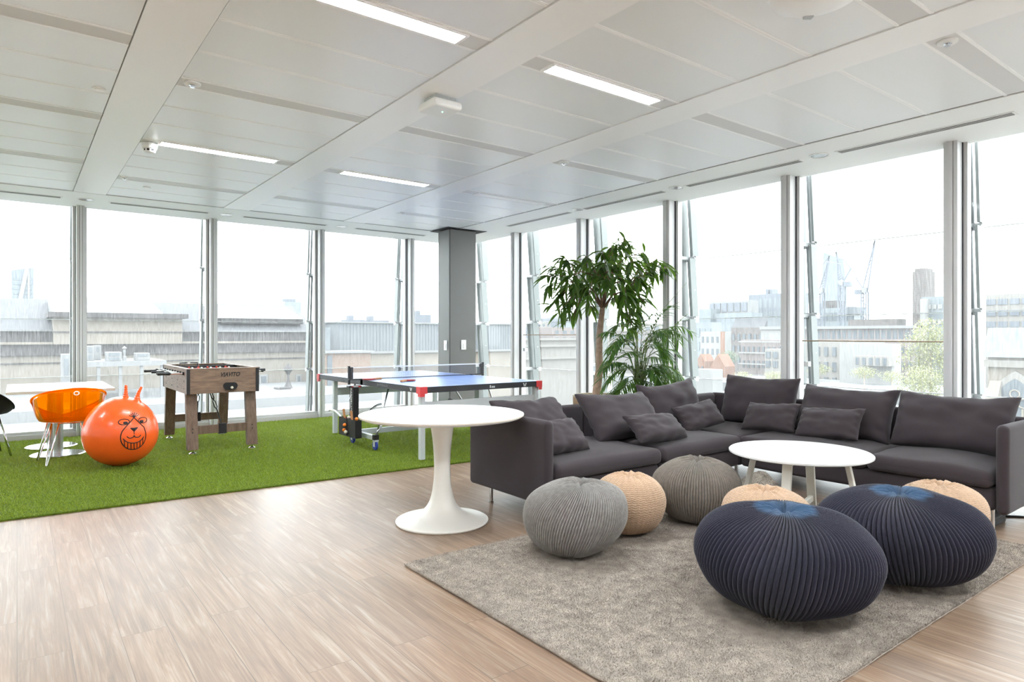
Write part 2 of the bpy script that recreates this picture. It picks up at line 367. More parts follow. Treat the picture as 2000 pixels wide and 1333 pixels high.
    def build(s, name, m, parent=None, smooth=False, bevel=0.0, kind=None, label=None):
        me = bpy.data.meshes.new(name); vs = s.v
        if parent is not None:
            L = world_loc(parent); vs = [(p[0] - L[0], p[1] - L[1], p[2] - L[2]) for p in vs]
        me.from_pydata(vs, [], s.f); me.update()
        o = bpy.data.objects.new(name, me); COL.objects.link(o)
        me.materials.append(M[m] if isinstance(m, str) else m)
        if parent is not None: o.parent = parent
        if smooth:
            me.polygons.foreach_set('use_smooth', [True] * len(me.polygons))
        if bevel:
            bv = o.modifiers.new('bevel', 'BEVEL'); bv.width = bevel; bv.segments = 2; bv.limit_method = 'ANGLE'; bv.harden_normals = False
        if kind: o['kind'] = kind
        if label: o['label'] = label
        return o
def world_loc(o):
    l = Vector(o.location)
    while o.parent is not None:
        o = o.parent; l = l + Vector(o.location)
    return l
def tag(o, label, cat, group=None, kind=None):
    o['label'] = label; o['category'] = cat
    if group: o['group'] = group
    if kind: o['kind'] = kind
    return o
def thing(name, loc, label, cat, group=None, kind=None):
    o = bpy.data.objects.new(name, None); COL.objects.link(o); o.location = loc; o.empty_display_size = 0.1
    return tag(o, label, cat, group, kind)
def shade(o, angle=35):
    me = o.data; me.polygons.foreach_set('use_smooth', [True] * len(me.polygons))
    me.set_sharp_from_angle(angle=math.radians(angle)); return o
def text(name, body, size, m, parent, mtx, extrude=0.001, shear=0.0, offset=0.0, sx=1.0):
    cu = bpy.data.curves.new(name, 'FONT'); cu.body = body; cu.size = size; cu.extrude = extrude; cu.align_x = 'CENTER'; cu.align_y = 'CENTER'; cu.shear = shear; cu.offset = offset
    ob = bpy.data.objects.new(name, cu); COL.objects.link(ob)
    dg = bpy.context.evaluated_depsgraph_get(); me = bpy.data.meshes.new_from_object(ob.evaluated_get(dg))
    COL.objects.unlink(ob); bpy.data.objects.remove(ob)
    o = bpy.data.objects.new(name, me); COL.objects.link(o); me.materials.clear(); me.materials.append(M[m])
    me.transform(mtx @ Matrix.Diagonal((sx, 1, 1, 1)))
    L = world_loc(parent); me.transform(Matrix.Translation(-L)); o.parent = parent
    return o
# ================================================================== the room
XW, YW, HC = 6.30, 9.85, 2.93                # glazing line right / far, ceiling height
XL, YB = -4.05, -2.45                        # solid walls behind the camera
SX, SY = 6.265, 9.81                         # soffit edges
JX, JY = 5.41, 8.96                          # joint between panels and border
tag(MB().box(XL, XW + 0.25, YB, YW + 0.25, -0.3, 0).build('floor', 'floor'), 'limed oak plank floor with pale window glare', 'floor', kind='structure')
tag(MB().box(XL - 0.2, XL, YB - 0.2, YW + 0.25, -0.3, 3.3).build('wall_left', 'wall_paint'), 'plain white painted wall at the open end of the room', 'wall', kind='structure')
tag(MB().box(XL, XW + 0.25, YB - 0.2, YB, -0.3, 3.3).build('wall_back', 'wall_paint'), 'plain white painted wall behind the viewpoint', 'wall', kind='structure')

# ---- ceiling: backing slab, panels, ribs, service strips, beams, border
ceil = tag(MB().box(XL, XW + 0.25, YB, YW + 0.25, HC + 0.06, 3.3).build('ceiling', 'ceiling_panel'), 'white metal panel ceiling with flat beams and slim ribs', 'ceiling', kind='structure')
BEAMS = [-2.715, -1.105, 0.505, 2.115, 3.735]; BWD = 0.328
bays = []
xs = [XL] + sum([[b, b + BWD] for b in BEAMS], []) + [JX]
for i in range(0, len(xs), 2): bays.append((xs[i], xs[i + 1]))
PER = 1.6115; PAN = (PER - 0.165) / 3
def strips(off):
    k0 = math.floor((YB - off) / PER); return [off + k * PER for k in range(k0, 9) if YB - 0.2 < off + k * PER < JY]
strip_mb, rib_mb, pan_mb = MB(), MB(), MB()
lamp_slots = []
for bi, (x0, x1) in enumerate(bays):
    off = 2.985 if bi >= 2 else 2.49
    if bi == 2: off = 2.985 - 0.489
    if bi >= 3: off = 2.985
    for s in strips(off):
        a, b = max(s, YB), min(s + 0.165, JY)
        if b > a: strip_mb.box(x0, x1, a, b, HC - 0.001, HC + 0.06)
        for q in (s, s + 0.165):
            if YB < q < JY - 0.02: rib_mb.box(x0, x1, q - 0.009, q + 0.009, HC - 0.004, HC + 0.06)
        for j in range(3):
            pa, pb = s + 0.165 + j * PAN, s + 0.165 + (j + 1) * PAN
            pa, pb = max(pa, YB), min(pb, JY)
            if pb > pa: pan_mb.box(x0, x1, pa, pb, HC, HC + 0.06)
            q = s + 0.165 + j * PAN
            if j and YB < q < JY - 0.02:
                rib_mb.box(x0, x1, q - 0.016, q - 0.002, HC - 0.002, HC + 0.06); rib_mb.box(x0, x1, q + 0.002, q + 0.016, HC - 0.002, HC + 0.06)
    s0 = strips(off)[0]
    if s0 > YB: pan_mb.box(x0, x1, YB, s0, HC, HC + 0.06)
pan_mb.build('ceiling_panel', 'ceiling_panel', ceil); rib_mb.build('rib', 'ceiling_rib', ceil); strip_mb.build('service_strip', 'ceiling_strip', ceil)
for b in BEAMS:
    mb = MB().box(b + 0.006, b + BWD - 0.006, YB, JY - 0.004, HC - 0.007, HC + 0.06)
    mb.build('beam', 'ceiling_beam', ceil)
MB().box(JX + 0.012, XW + 0.2, YB, YW + 0.2, HC - 0.008, HC + 0.06).box(XL, JX + 0.012, JY + 0.012, YW + 0.2, HC - 0.008, HC + 0.06).build('border', 'border_paint', ceil)
MB().box(JX - 0.001, JX + 0.012, YB, JY + 0.012, HC - 0.0005, HC + 0.06).box(XL, JX, JY - 0.003, JY + 0.012, HC - 0.0005, HC + 0.06).build('shadow_joint', 'joint', ceil)

# ---- glazing
NODE0, NSTEP = 0.735, 0.755
levels = [NODE0 + NSTEP * k for k in range(-1, 4)]
def glazed_bay(n, along, a0, a1, label):
    """one bay between two mullions; along='Y' for the right-hand wall, 'X' for the far wall. a1 carries the mullion (a1-0.105 .. a1)"""
    P = (lambda u, w, z: (XW + w, u, z)) if along == 'Y' else (lambda u, w, z: (u, YW + w, z))
    def bx(mb, u0, u1, w0, w1, z0, z1):
        p, q = P(u0, w0, z0), P(u1, w1, z1); return mb.box(p[0], q[0], p[1], q[1], z0, z1)
    mid = P((a0 + a1) / 2, 0.1, 0.0)
    root = thing(n, mid, label, 'window', kind='structure')
    ins = -1 if along == 'Y' else 1          # side on which the deep outer fin stands
    m0, m1 = (a1 - 0.105, a1) if along == 'Y' else (a1 - 0.085, a1)
    mb = MB()
    bx(mb, m0, m0 + 0.030, 0.0, 0.2, 0.0, HC); bx(mb, m0 + 0.034, m0 + 0.062, -0.012, 0.2, 0.0, HC); bx(mb, m0 + 0.066, m1, 0.004, 0.2, 0.0, HC)
    mb.build('mullion', 'mullion', root)
    g = MB(); bx(g, m0 + 0.030, m0 + 0.034, 0.02, 0.2, 0.0, HC); bx(g, m0 + 0.062, m0 + 0.066, 0.02, 0.2, 0.0, HC); bx(g, m0 - 0.004, m0, 0.10, 0.12, 0.06, HC)
    g.build('gasket', 'gasket', root)
    fr = MB(); bx(fr, a0, m0, 0.06, 0.2, 0.0, 0.065); bx(fr, a0, m0, 0.10, 0.2, 0.0, 0.10)
    bx(fr, a0, a0 + 0.035, 0.12, 0.2, 0.065, HC); bx(fr, m0 - 0.035, m0, 0.12, 0.2, 0.065, HC)
    fr.build('frame', 'mullion', root)
    pn = MB(); bx(pn, a0 + 0.03, m0 - 0.03, 0.155, 0.163, 0.08, HC); pn.build('pane', 'pane_glass', root)
    # outer skin: shingled panes one storey-quarter high, each leaning out over the next
    om = MB(); rail = MB()
    for k in range(4):
        z0, z1 = levels[k] , levels[k + 1]
        w0, w1 = 0.60, 0.54
        vs = [P(a0 + 0.02, w0, z0), P(m0 - 0.02 + 0.05, w0, z0), P(m0 + 0.03, w1, z1), P(a0 + 0.02, w1, z1)]
        vs += [P(a0 + 0.02, w0 + 0.012, z0), P(m0 + 0.03, w0 + 0.012, z0), P(m0 + 0.03, w1 + 0.012, z1), P(a0 + 0.02, w1 + 0.012, z1)]
        om.add(vs, [(0, 1, 2, 3), (7, 6, 5, 4), (0, 4, 5, 1), (1, 5, 6, 2), (2, 6, 7, 3), (3, 7, 4, 0)])
        bx(rail, a0, m0 + 0.04, 0.575, 0.60, z0 - 0.004, z0 + 0.004)
    om.build('outer_pane', 'dusty_haze_glass', root); rail.build('outer_rail', 'bracket_white', root)
    # fins and brackets beside the mullion
    um = (m0 + m1) / 2
    for k in range(4):
        z0, z1 = levels[k], levels[k + 1]
        for (du, wa, wb, wd, nm, mm) in ((-0.075, 0.41, 0.35, 0.115, 'fin', 'fin_glass'), (-0.01, 0.47, 0.41, 0.03, 'fin', 'fin_metal'), (0.065, 0.41, 0.35, 0.115, 'fin', 'fin_glass')):
            f = MB(); zz0, zz1 = z0 + 0.03, z1 - 0.005
            t = 0.012
            vs = [P(um + du - t, wa, zz0), P(um + du + t, wa, zz0), P(um + du + t, wb, zz1), P(um + du - t, wb, zz1),
                  P(um + du - t, wa + wd, zz0), P(um + du + t, wa + wd, zz0), P(um + du + t, wb + wd, zz1), P(um + du - t, wb + wd, zz1)]
            f.add(vs, [(0, 1, 2, 3), (7, 6, 5, 4), (0, 4, 5, 1), (1, 5, 6, 2), (2, 6, 7, 3), (3, 7, 4, 0)])
            f.build(nm, mm, root)
        br = MB(); bx(br, um - 0.022, um + 0.022, 0.2, 0.54, z0 - 0.02, z0 + 0.02); bx(br, um - 0.085, um + 0.085, 0.47, 0.53, z0 - 0.03, z0 + 0.03)
        for du in (-0.075, 0.075):
            for dz in (0.0, 0.36):
                c = P(um + du, 0.45, z0 + dz); br.lathe([(0.014, -0.012), (0.014, 0.012)], c, 8, 'X' if along == 'Y' else 'Y')
        br.build('bracket', 'bracket_white', root)
    return root
RY = [-2.42, -0.87, 0.68, 2.233, 3.725, 5.279, 6.831, 8.372, 9.85]
rl = ['window bay at the near end of the sofa wall', 'window bay beside the sofa end, church side', 'window bay looking onto the church with a pointed window',
      'window bay behind the long sofa, facing cranes and brick chimney', 'window bay above the sofa corner, facing glass office and gabled houses',
      'window bay behind the leafy potted palm', 'window bay behind the tall potted tree', 'narrow window bay between tree and dark column']
wins = []
for i in range(8):
    wins.append(glazed_bay('window_%d' % (i + 1), 'Y', RY[i], RY[i + 1], rl[i]))
LXs = [-4.02, -2.456, -0.889, 0.678, 2.244, 3.812, 5.38, 6.30]
ll = ['window bay at the far left end of the turf', 'window bay left of the cafe table, hazy', 'window bay behind the cafe table, pale tower outside', 'window bay behind the wooden football table',
      'window bay between football table and blue table', 'window bay behind the blue table tennis table', 'window bay just beside the dark column']
for i in range(7):
    wins.append(glazed_bay('window_%d' % (i + 9), 'X', LXs[i], LXs[i + 1], ll[i]))
# slim handrail wires inside two bays
for i, (z, y0, y1) in {3: (1.225, 2.25, 3.56), 6: (1.29, 6.85, 8.20)}.items():
    w = wins[i]; MB().tube([(XW + 0.13, y0, z), (XW + 0.13, y1, z)], 0.006, 8).build('guard_wire', 'brass_wire', w)
    MB().box(XW + 0.10, XW + 0.15, y1 - 0.08, y1 - 0.03, z - 0.26, z - 0.21).build('latch', 'brushed_steel', w)
tag(MB().box(XW, XW + 0.2, YW, YW + 0.2, 0, HC).build('trim_1', 'mullion'), 'corner post of the glazing behind the dark column', 'trim', kind='structure')
tag(MB().box(-0.205, -0.165, YW + 0.05, YW + 0.2, 0, HC).build('trim_2', 'white_metal'), 'slim pale upright in the glazing beyond the black chair', 'trim', kind='structure')

# ---- column
cx0, cx1, cy0, cy1 = 5.25, 5.737, 8.518, 8.86
col = MB().box(cx0, cx1, cy0, cy1, 0, HC - 0.02).build('column', 'column_paint', bevel=0.012)
tag(col, 'square dark grey structural column at the glass corner', 'column', kind='structure')
MB().box(cx0 - 0.05, cx1 + 0.17, cy0 - 0.05, cy1 + 0.16, HC - 0.014, HC - 0.0085).build('collar', 'dark_trim', col)
MB().box(cx0 + 0.004, cx0 + 0.010, cy0 - 0.002, cy0 + 0.002, 0, HC - 0.03).build('corner_joint', 'dark_trim', col)
def switch(px, py, face, lab):
    if face == 'Y':
        x, z = onY(px, py, cy0); r = thing('light_switch', (x, cy0, z), lab, 'switch')
        MB().box(x - 0.045, x + 0.045, cy0 - 0.012, cy0 - 0.0005, z - 0.075, z + 0.075).build('plate', 'white_plastic', r, bevel=0.004)
        MB().box(x - 0.012, x + 0.022, cy0 - 0.020, cy0 - 0.012, z - 0.045, z + 0.03).build('rocker', 'soft_white', r, bevel=0.003)
    else:
        y, z = onX(px, py, cx0); r = thing('light_switch', (cx0, y, z), lab, 'switch')
        MB().box(cx0 - 0.012, cx0 - 0.0005, y - 0.045, y + 0.045, z - 0.075, z + 0.075).build('plate', 'white_plastic', r, bevel=0.004)
        MB().box(cx0 - 0.020, cx0 - 0.012, y - 0.02, y + 0.012, z - 0.045, z + 0.03).build('rocker', 'soft_white', r, bevel=0.003)
switch(905, 674, 'Y', 'white switch plate on the lit face of the column')
switch(871, 675, 'X', 'white switch plate on the shaded narrow face of the column')

# ---- ceiling fittings
def strip_light(xc, y, lab, on=True, L=0.965):
    r = thing('strip_light', (xc, y + 0.06, HC), lab, 'ceiling light', 'recessed strip lights')
    MB().box(xc - L / 2 - 0.02, xc + L / 2 + 0.02, y - 0.012, y + 0.0, HC - 0.012, HC + 0.03).box(xc - L / 2 - 0.02, xc + L / 2 + 0.02, y + 0.108, y + 0.12, HC - 0.012, HC + 0.03)\
        .box(xc - L / 2 - 0.02, xc - L / 2, y, y + 0.108, HC - 0.012, HC + 0.03).box(xc + L / 2, xc + L / 2 + 0.02, y, y + 0.108, HC - 0.012, HC + 0.03).build('frame', 'ceiling_rib', r)
    MB().box(xc - L / 2, xc + L / 2, y, y + 0.108, HC - 0.008, HC + 0.03).build('diffuser', 'lamp' if on else 'lamp_off', r)
for xc, y, lab, on in ((1.475, 3.012, 'glowing strip light cut off by the top of the frame', True), (3.09, 3.012, 'glowing strip light between the square wireless box and ceiling projector', True),
                       (1.46, 6.213, 'glowing strip light starting beside the smoke detector', True), (3.09, 6.222, 'glowing strip light above the table tennis table', True),
                       (4.75, 6.26, 'unlit strip light panel above the potted tree', False)):
    strip_light(xc, y, lab, on)
for k, (xc, y) in enumerate(((1.475, -0.21), (3.09, -0.21), (-0.13, 0.90), (-1.74, 0.90), (-1.74, 4.11), (-1.74, 7.34), (4.75, -0.21))):  # unseen strip lights, added only to brighten the room
    strip_light(xc, y, 'added strip light out of view, there only to brighten the room', True)
def sprinkler(x, y, lab, r0=0.052):
    r = thing('ceiling_sprinkler', (x, y, HC), lab, 'sprinkler', 'ceiling sprinklers')
    MB().lathe([(0.01, HC + 0.062), (0.01, HC + 0.004), (r0, HC + 0.004), (r0, HC - 0.006), (r0 * 0.96, HC - 0.012), (r0 * 0.45, HC - 0.016)], (x, y, 0), 28).build('rosette', 'white_plastic', r, smooth=False)
    MB().lathe([(0.022, HC - 0.0155), (0.022, HC - 0.018), (0.008, HC - 0.019), (0.008, HC - 0.026), (0.015, HC - 0.027), (0.015, HC - 0.029)], (x, y, 0), 14).build('head', 'chrome', r)
sprinkler(0.913, 4.668, 'chrome sprinkler at the beam end of the long grey strip, before the football table')
sprinkler(4.148, 4.669, 'chrome sprinkler in the strip above the sofa corner')
sprinkler(4.157, 1.452, 'chrome sprinkler in the strip high over the long sofa')
sprinkler(4.137, 7.888, 'small chrome sprinkler close to the top of the column', 0.035)
sprinkler(0.89, 7.863, 'small chrome sprinkler over the football table', 0.035)
def button(x, y, lab, r0=0.04):
    tag(MB().lathe([(r0, HC + 0.0), (r0, HC - 0.008), (r0 * 0.7, HC - 0.014)], (x, y, 0), 24).build('ceiling_sensor', 'soft_white'), lab, 'sensor', 'white ceiling sensors')
button(0.435, 5.148, 'flat white disc sensor beside the first beam'); button(1.151, 8.255, 'flat white disc sensor over the football table near the windows')
# smoke detector
x, y = 0.905, 6.345; r = thing('smoke_detector', (x, y, HC), 'round white smoke detector with dark vents beside a strip light', 'smoke detector')
MB().lathe([(0.062, HC - 0.005), (0.062, HC - 0.012), (0.057, HC - 0.048), (0.047, HC - 0.056)], (x, y, 0), 32).build('body', 'white_plastic', r)
MB().lathe([(0.043, HC - 0.056), (0.043, HC - 0.072)], (x, y, 0), 32).build('vent', 'matt_black', r)
vb = MB()
for k in range(8):
    t = k * PI / 4; vb.bar((x + 0.044 * math.cos(t), y + 0.044 * math.sin(t), HC - 0.056), (x + 0.043 * math.cos(t), y + 0.043 * math.sin(t), HC - 0.073), 0.012, 0.006, (math.cos(t), math.sin(t), 0))
vb.build('rib', 'white_plastic', r)
MB().lathe([(0.046, HC - 0.072), (0.04, HC - 0.082), (0.015, HC - 0.088)], (x, y, 0), 32).build('cap', 'white_plastic', r)
# wireless access point on the second beam
x, y, zb = 2.345, 3.93, HC - 0.007
r = thing('ceiling_wireless_box', (x, y, zb), 'square white wireless box with green light under the ceiling beam', 'wireless box')
MB().rbox(x - 0.115, x + 0.115, y - 0.115, y + 0.115, zb - 0.088, zb - 0.030, 0.022).build('body', 'white_plastic', r, smooth=True)
MB().box(x - 0.08, x + 0.08, y - 0.08, y + 0.08, zb - 0.031, zb).box(x - 0.01, x + 0.01, y - 0.01, y + 0.01, zb - 0.002, HC + 0.062).build('bracket', 'tt_grey', r)
MB().lathe([(0.004, zb - 0.0895), (0.004, zb - 0.088)], (x + 0.012, y - 0.01, 0), 10).build('indicator', 'led_green', r)
# round projector at the top of the frame
x, y = 2.93, 1.565
r = thing('ceiling_projector', (x, y, HC), 'rounded white ceiling unit at the top edge above the coffee table', 'projector')
MB().lathe([(0.13, HC), (0.19, HC - 0.02), (0.205, HC - 0.06), (0.19, HC - 0.095), (0.12, HC - 0.115), (0.02, HC - 0.118)], (x, y, 0), 48).build('housing', 'soft_white', r, smooth=True)
ux, uy = FW[0], FW[1]
mb = MB(); c = Vector((x + ux * 0.15 + RT[0] * 0.02, y + uy * 0.15 + RT[1] * 0.02, HC - 0.108)); mb.bar(c, c + Vector((RT[0] * 0.04, RT[1] * 0.04, 0)), 0.03, 0.012); mb.build('lens_notch', 'tt_grey', r)
# downlights and slot vents in the border
dl = [(5.826, 3.067, 'R'), (5.826, 4.69, 'R'), (5.82, 6.284, 'R'), (5.826, 1.44, 'R'), (0.66, 9.40, 'L'), (2.26, 9.42, 'L'), (3.90, 9.41, 'L')]
dlab = ['round downlight in the border between the two slot vents above the long sofa', 'round downlight in the border above the sofa corner', 'round downlight in the border above the potted tree', 'round downlight in the border beyond the end of the longest slot vent',
        'round downlight in the far border before the cafe table window', 'round downlight in the far border above the football table', 'round downlight in the far border above the blue table']
ZB = HC - 0.008
for (x, y, s), lab in zip(dl, dlab):
    r = thing('downlight', (x, y, ZB), lab, 'downlight', 'round border downlights')
    MB().lathe([(0.088, ZB), (0.088, ZB - 0.005), (0.075, ZB - 0.007), (0.072, ZB - 0.001)], (x, y, 0), 40).build('trim_ring', 'white_plastic', r)
    MB().lathe([(0.073, ZB - 0.0045), (0.03, ZB - 0.0015)], (x, y, 0), 40).build('reflector', 'alu_reflector', r)
def vent(along, c, a0, a1, lab):
    p = (c, (a0 + a1) / 2, ZB) if along == 'Y' else ((a0 + a1) / 2, c, ZB)
    r = thing('slot_vent', p, lab, 'air vent', 'long slot vents')
    def bx(mb, u0, u1, w0, w1, z0, z1):
        return mb.box(c + w0, c + w1, u0, u1, z0, z1) if along == 'Y' else mb.box(u0, u1, c + w0, c + w1, z0, z1)
    mb = MB(); bx(mb, a0, a1, -0.055, 0.055, ZB - 0.004, ZB - 0.0003); mb.build('frame', 'white_plastic', r)
    for k in (-1, 0, 1):
        mb = MB(); bx(mb, a0 + 0.02, a1 - 0.02, k * 0.028 - 0.007, k * 0.028 + 0.006, ZB - 0.0052, ZB - 0.0035); mb.build('slot', 'slot_dark', r)
for a0, a1, lab in ((1.60, 2.92, 'longest looking slot vent above the right-hand sofa cushions'), (3.243, 4.58, 'slot vent above the sofa corner between two downlights'), (4.876, 6.21, 'slot vent above the palm and tree'), (6.46, 7.87, 'slot vent closest to the column'), (-0.02, 1.28, 'slot vent over the near end of the sofa, out of view')):
    vent('Y', 5.865, a0, a1, lab)
for a0, a1, lab in ((-0.87, 0.43, 'slot vent in the far border left of the cafe table'), (0.90, 2.05, 'slot vent in the far border before the football table'), (2.47, 3.68, 'slot vent in the far border left of the blue table'), (4.12, 5.35, 'slot vent in the far border beside the column'), (-2.5, -1.1, 'slot vent in the far border past the black chair')):
    vent('X', 9.43, a0, a1, lab)

# ================================================================== floor coverings
def rug_z(x, y):
    h = 0.0
    dy = (y - 3.03) / 0.16; dx = (4.88 - x) / 0.36
    h += 0.155 * math.exp(-dy * dy) * math.exp(-dx * dx)
    h += 0.004 * mnoise.noise(Vector((x * 2.2, y * 2.2, 0)))
    h += 0.003 * mnoise.noise(Vector((x * 9, y * 9, 4)))
    return h
RX0, RX1, RYa, RYb = 1.715, 4.85, 1.19, 3.255
rug = MB(); NXr, NYr = 110, 80
top = [[(RX0 + (RX1 - RX0) * i / NXr, RYa + (RYb - RYa) * j / NYr) for j in range(NYr + 1)] for i in range(NXr + 1)]
vs = []; fs = []
for lay in (0, 1):
    for i in range(NXr + 1):
        for j in range(NYr + 1):
            x, y = top[i][j]; h = max(rug_z(x, y), -0.002); vs.append((x, y, h + (0.014 if lay == 0 else 0.003)))
W = NYr + 1; N0 = (NXr + 1) * W
for i in range(NXr):
    for j in range(NYr):
        a = i * W + j; fs.append((a, a + W, a + W + 1, a + 1)); fs.append((N0 + a + 1, N0 + a + W + 1, N0 + a + W, N0 + a))
for i in range(NXr):
    for j in (0, NYr):
        a = i * W + j; fs.append((a, a + W, N0 + a + W, N0 + a))
for j in range(NYr):
    for i in (0, NXr):
        a = i * W + j; fs.append((a, a + 1, N0 + a + 1, N0 + a))
rugo = rug.add(vs, fs).build('area_rug', 'rug_pile', smooth=True); tag(rugo, 'mottled grey pile rug under the knitted poufs, one corner rucked up', 'rug')
def blades(name, m, parent, n, area, zf, hgt, wid, lean, tri=1):
    x0, x1, y0, y1 = area
    P = RNG.random((n, 2)); X = x0 + (x1 - x0) * P[:, 0]; Y = y0 + (y1 - y0) * P[:, 1]
    Zs = np.array([zf(a, b) for a, b in zip(X, Y)])
    keep = Zs > -0.1; X, Y, Zs = X[keep], Y[keep], Zs[keep]; n = len(X); A = RNG.random(n) * 2 * PI
    H = hgt * (0.6 + 0.8 * RNG.random(n)); Lr = lean * H * (0.3 + RNG.random(n)); B = RNG.random(n) * 2 * PI
    W2 = wid * (0.7 + 0.6 * RNG.random(n)) / 2
    V = np.zeros((n, 3, 3))
    V[:, 0] = np.stack([X - np.cos(A) * W2, Y - np.sin(A) * W2, Zs], 1); V[:, 1] = np.stack([X + np.cos(A) * W2, Y + np.sin(A) * W2, Zs], 1)
    V[:, 2] = np.stack([X + np.cos(B) * Lr, Y + np.sin(B) * Lr, Zs + H], 1)
    me = bpy.data.meshes.new(name); me.vertices.add(n * 3); me.vertices.foreach_set('co', V.reshape(-1))
    me.loops.add(n * 3); me.loops.foreach_set('vertex_index', np.arange(n * 3)); me.polygons.add(n); me.polygons.foreach_set('loop_start', np.arange(n) * 3); me.polygons.foreach_set('loop_total', np.full(n, 3))
    me.update(calc_edges=True); me.validate(); me.materials.append(M[m])
    o = bpy.data.objects.new(name, me); COL.objects.link(o); o.parent = parent; o['kind'] = 'stuff'; return o
blades('pile', 'rug_pile', rugo, 420000, (RX0 - 0.004, RX1 + 0.004, RYa - 0.004, RYb + 0.004), lambda x, y: max(rug_z(x, y), -0.002) + 0.011, 0.0085, 0.0042, 1.0)
# artificial turf: edge runs slightly askew
TX0, TX1, TYb = -3.95, 5.18, 9.84
def turf_front(x): return 5.70 - 0.0468 * (x + 0.09)
tf = MB().prism([(TX0, turf_front(TX0)), (TX1, turf_front(TX1)), (TX1, TYb), (TX0, TYb)], 'Z', 0.001, 0.012).build('artificial_turf', 'turf_back')
tag(tf, 'bright green artificial grass carpet along the far windows', 'turf')
# ================================================================== sofa
FX, FY, BX, BY = 5.05, 3.37, 5.98, 4.30     # inner fronts and outer backs
AX0 = 2.825                                # outer face of the left arm
AY0 = 1.415                                # outer face of the right arm
U0, SEATB = 0.135, 0.285
def soft(amp, seed):
    def fn(w, lo, hi):
        n = mnoise.noise(Vector((w[0] * 3.1 + seed, w[1] * 3.1, w[2] * 3.1))) * amp + mnoise.noise(Vector((w[0] * 9 + seed, w[1] * 9, w[2] * 9))) * amp * 0.4
        return (w[0] + n * 0.5, w[1] + n * 0.5, w[2] + n)
    return fn
sofa = thing('corner_sofa', (4.6, 3.6, 0), 'large charcoal fabric corner sofa on slim steel legs beside the windows', 'sofa')
def arm_fn(w, lo, hi): return w
MB().rbox(AX0, AX0 + 0.075, FY - 0.02, BY + 0.0, U0 - 0.01, 0.705, 0.035, 8, 4, soft(0.004, 1)).build('armrest', 'sofa_fabric', sofa, smooth=True)
MB().rbox(FX - 0.02, BX, AY0, AY0 + 0.075, U0 - 0.01, 0.705, 0.035, 8, 4, soft(0.004, 2)).build('armrest', 'sofa_fabric', sofa, smooth=True)
SEAM = 3.99
for (a, b) in ((AX0 + 0.08, SEAM - 0.004), (SEAM + 0.004, FX - 0.004)):
    MB().rbox(a, b, FY, BY - 0.02, U0, SEATB, 0.03, 8, 4, soft(0.003, a)).build('base', 'sofa_fabric', sofa, smooth=True)
MB().rbox(FX + 0.004, BX - 0.02, FY + 0.004, BY - 0.02, U0, SEATB, 0.03, 8, 4).build('base', 'sofa_fabric', sofa, smooth=True)
MB().rbox(FX, BX - 0.02, AY0 + 0.08, FY - 0.004, U0, SEATB, 0.03, 10, 4, soft(0.003, 5)).build('base', 'sofa_fabric', sofa, smooth=True)
def bulge(amp, seed, front=None):
    def fn(w, lo, hi):
        c = (lo + hi) / 2; u = (w[0] - c[0]) / (hi[0] - lo[0]) * 2; v = (w[1] - c[1]) / (hi[1] - lo[1]) * 2
        e = max(0, 1 - u * u) * max(0, 1 - v * v)
        top = 1 if w[2] > c[2] else 0.25
        n = mnoise.noise(Vector((w[0] * 4 + seed, w[1] * 4, 0))) * 0.008 + mnoise.noise(Vector((w[0] * 13 + seed, w[1] * 6, 0))) * 0.003
        return (w[0], w[1], w[2] + amp * e ** 0.6 * top + (n if w[2] > c[2] else 0) )
    return fn
ST = 0.395
for i, (x0, x1, y0, y1, zt) in enumerate(((AX0 + 0.08, SEAM + 0.005, FY - 0.035, BY - 0.09, ST), (SEAM + 0.012, FX + 0.0, FY - 0.03, BY - 0.09, ST), (FX + 0.008, BX - 0.09, FY + 0.01, BY - 0.09, ST - 0.005),
                               (FX - 0.035, BX - 0.09, 2.30, FY, ST), (FX - 0.04, BX - 0.09, AY0 + 0.09, 2.29, ST))):
    MB().rbox(x0, x1, y0, y1, SEATB - 0.005, zt, 0.045, 16, 4, bulge(0.045, i * 7.3)).build('seat_cushion', 'sofa_fabric', sofa, smooth=True)
for (x0, x1, y0, y1) in ((AX0 + 0.07, SEAM - 0.003, BY - 0.085, BY), (SEAM + 0.003, FX - 0.02, BY - 0.085, BY), (FX - 0.005, BX - 0.09, BY - 0.085, BY), (BX - 0.085, BX, 3.39, BY), (BX - 0.085, BX, AY0 + 0.07, 3.37)):
    MB().rbox(x0, x1, y0, y1, U0 + 0.01, 0.675, 0.036, 8, 4, soft(0.004, x0 + y0)).build('back_panel', 'sofa_fabric', sofa, smooth=True)
for (x, y) in ((2.90, 4.10), (AX0 + 0.12, FY + 0.08), (SEAM, FY + 0.10), (SEAM, BY - 0.12), (FX - 0.06, BY - 0.12), (BX - 0.1, BY - 0.1), (4.985 + 0.12, 1.525), (BX - 0.1, 1.54), (FX + 0.10, 2.45), (BX - 0.1, 2.45), (FX + 0.1, FY + 0.1)):
    MB().lathe([(0.019, 0.0), (0.019, 0.008), (0.0145, 0.010), (0.0145, U0 + 0.02)], (x, y, 0.0), 16).build('leg', 'chrome', sofa, label='slim chrome leg')

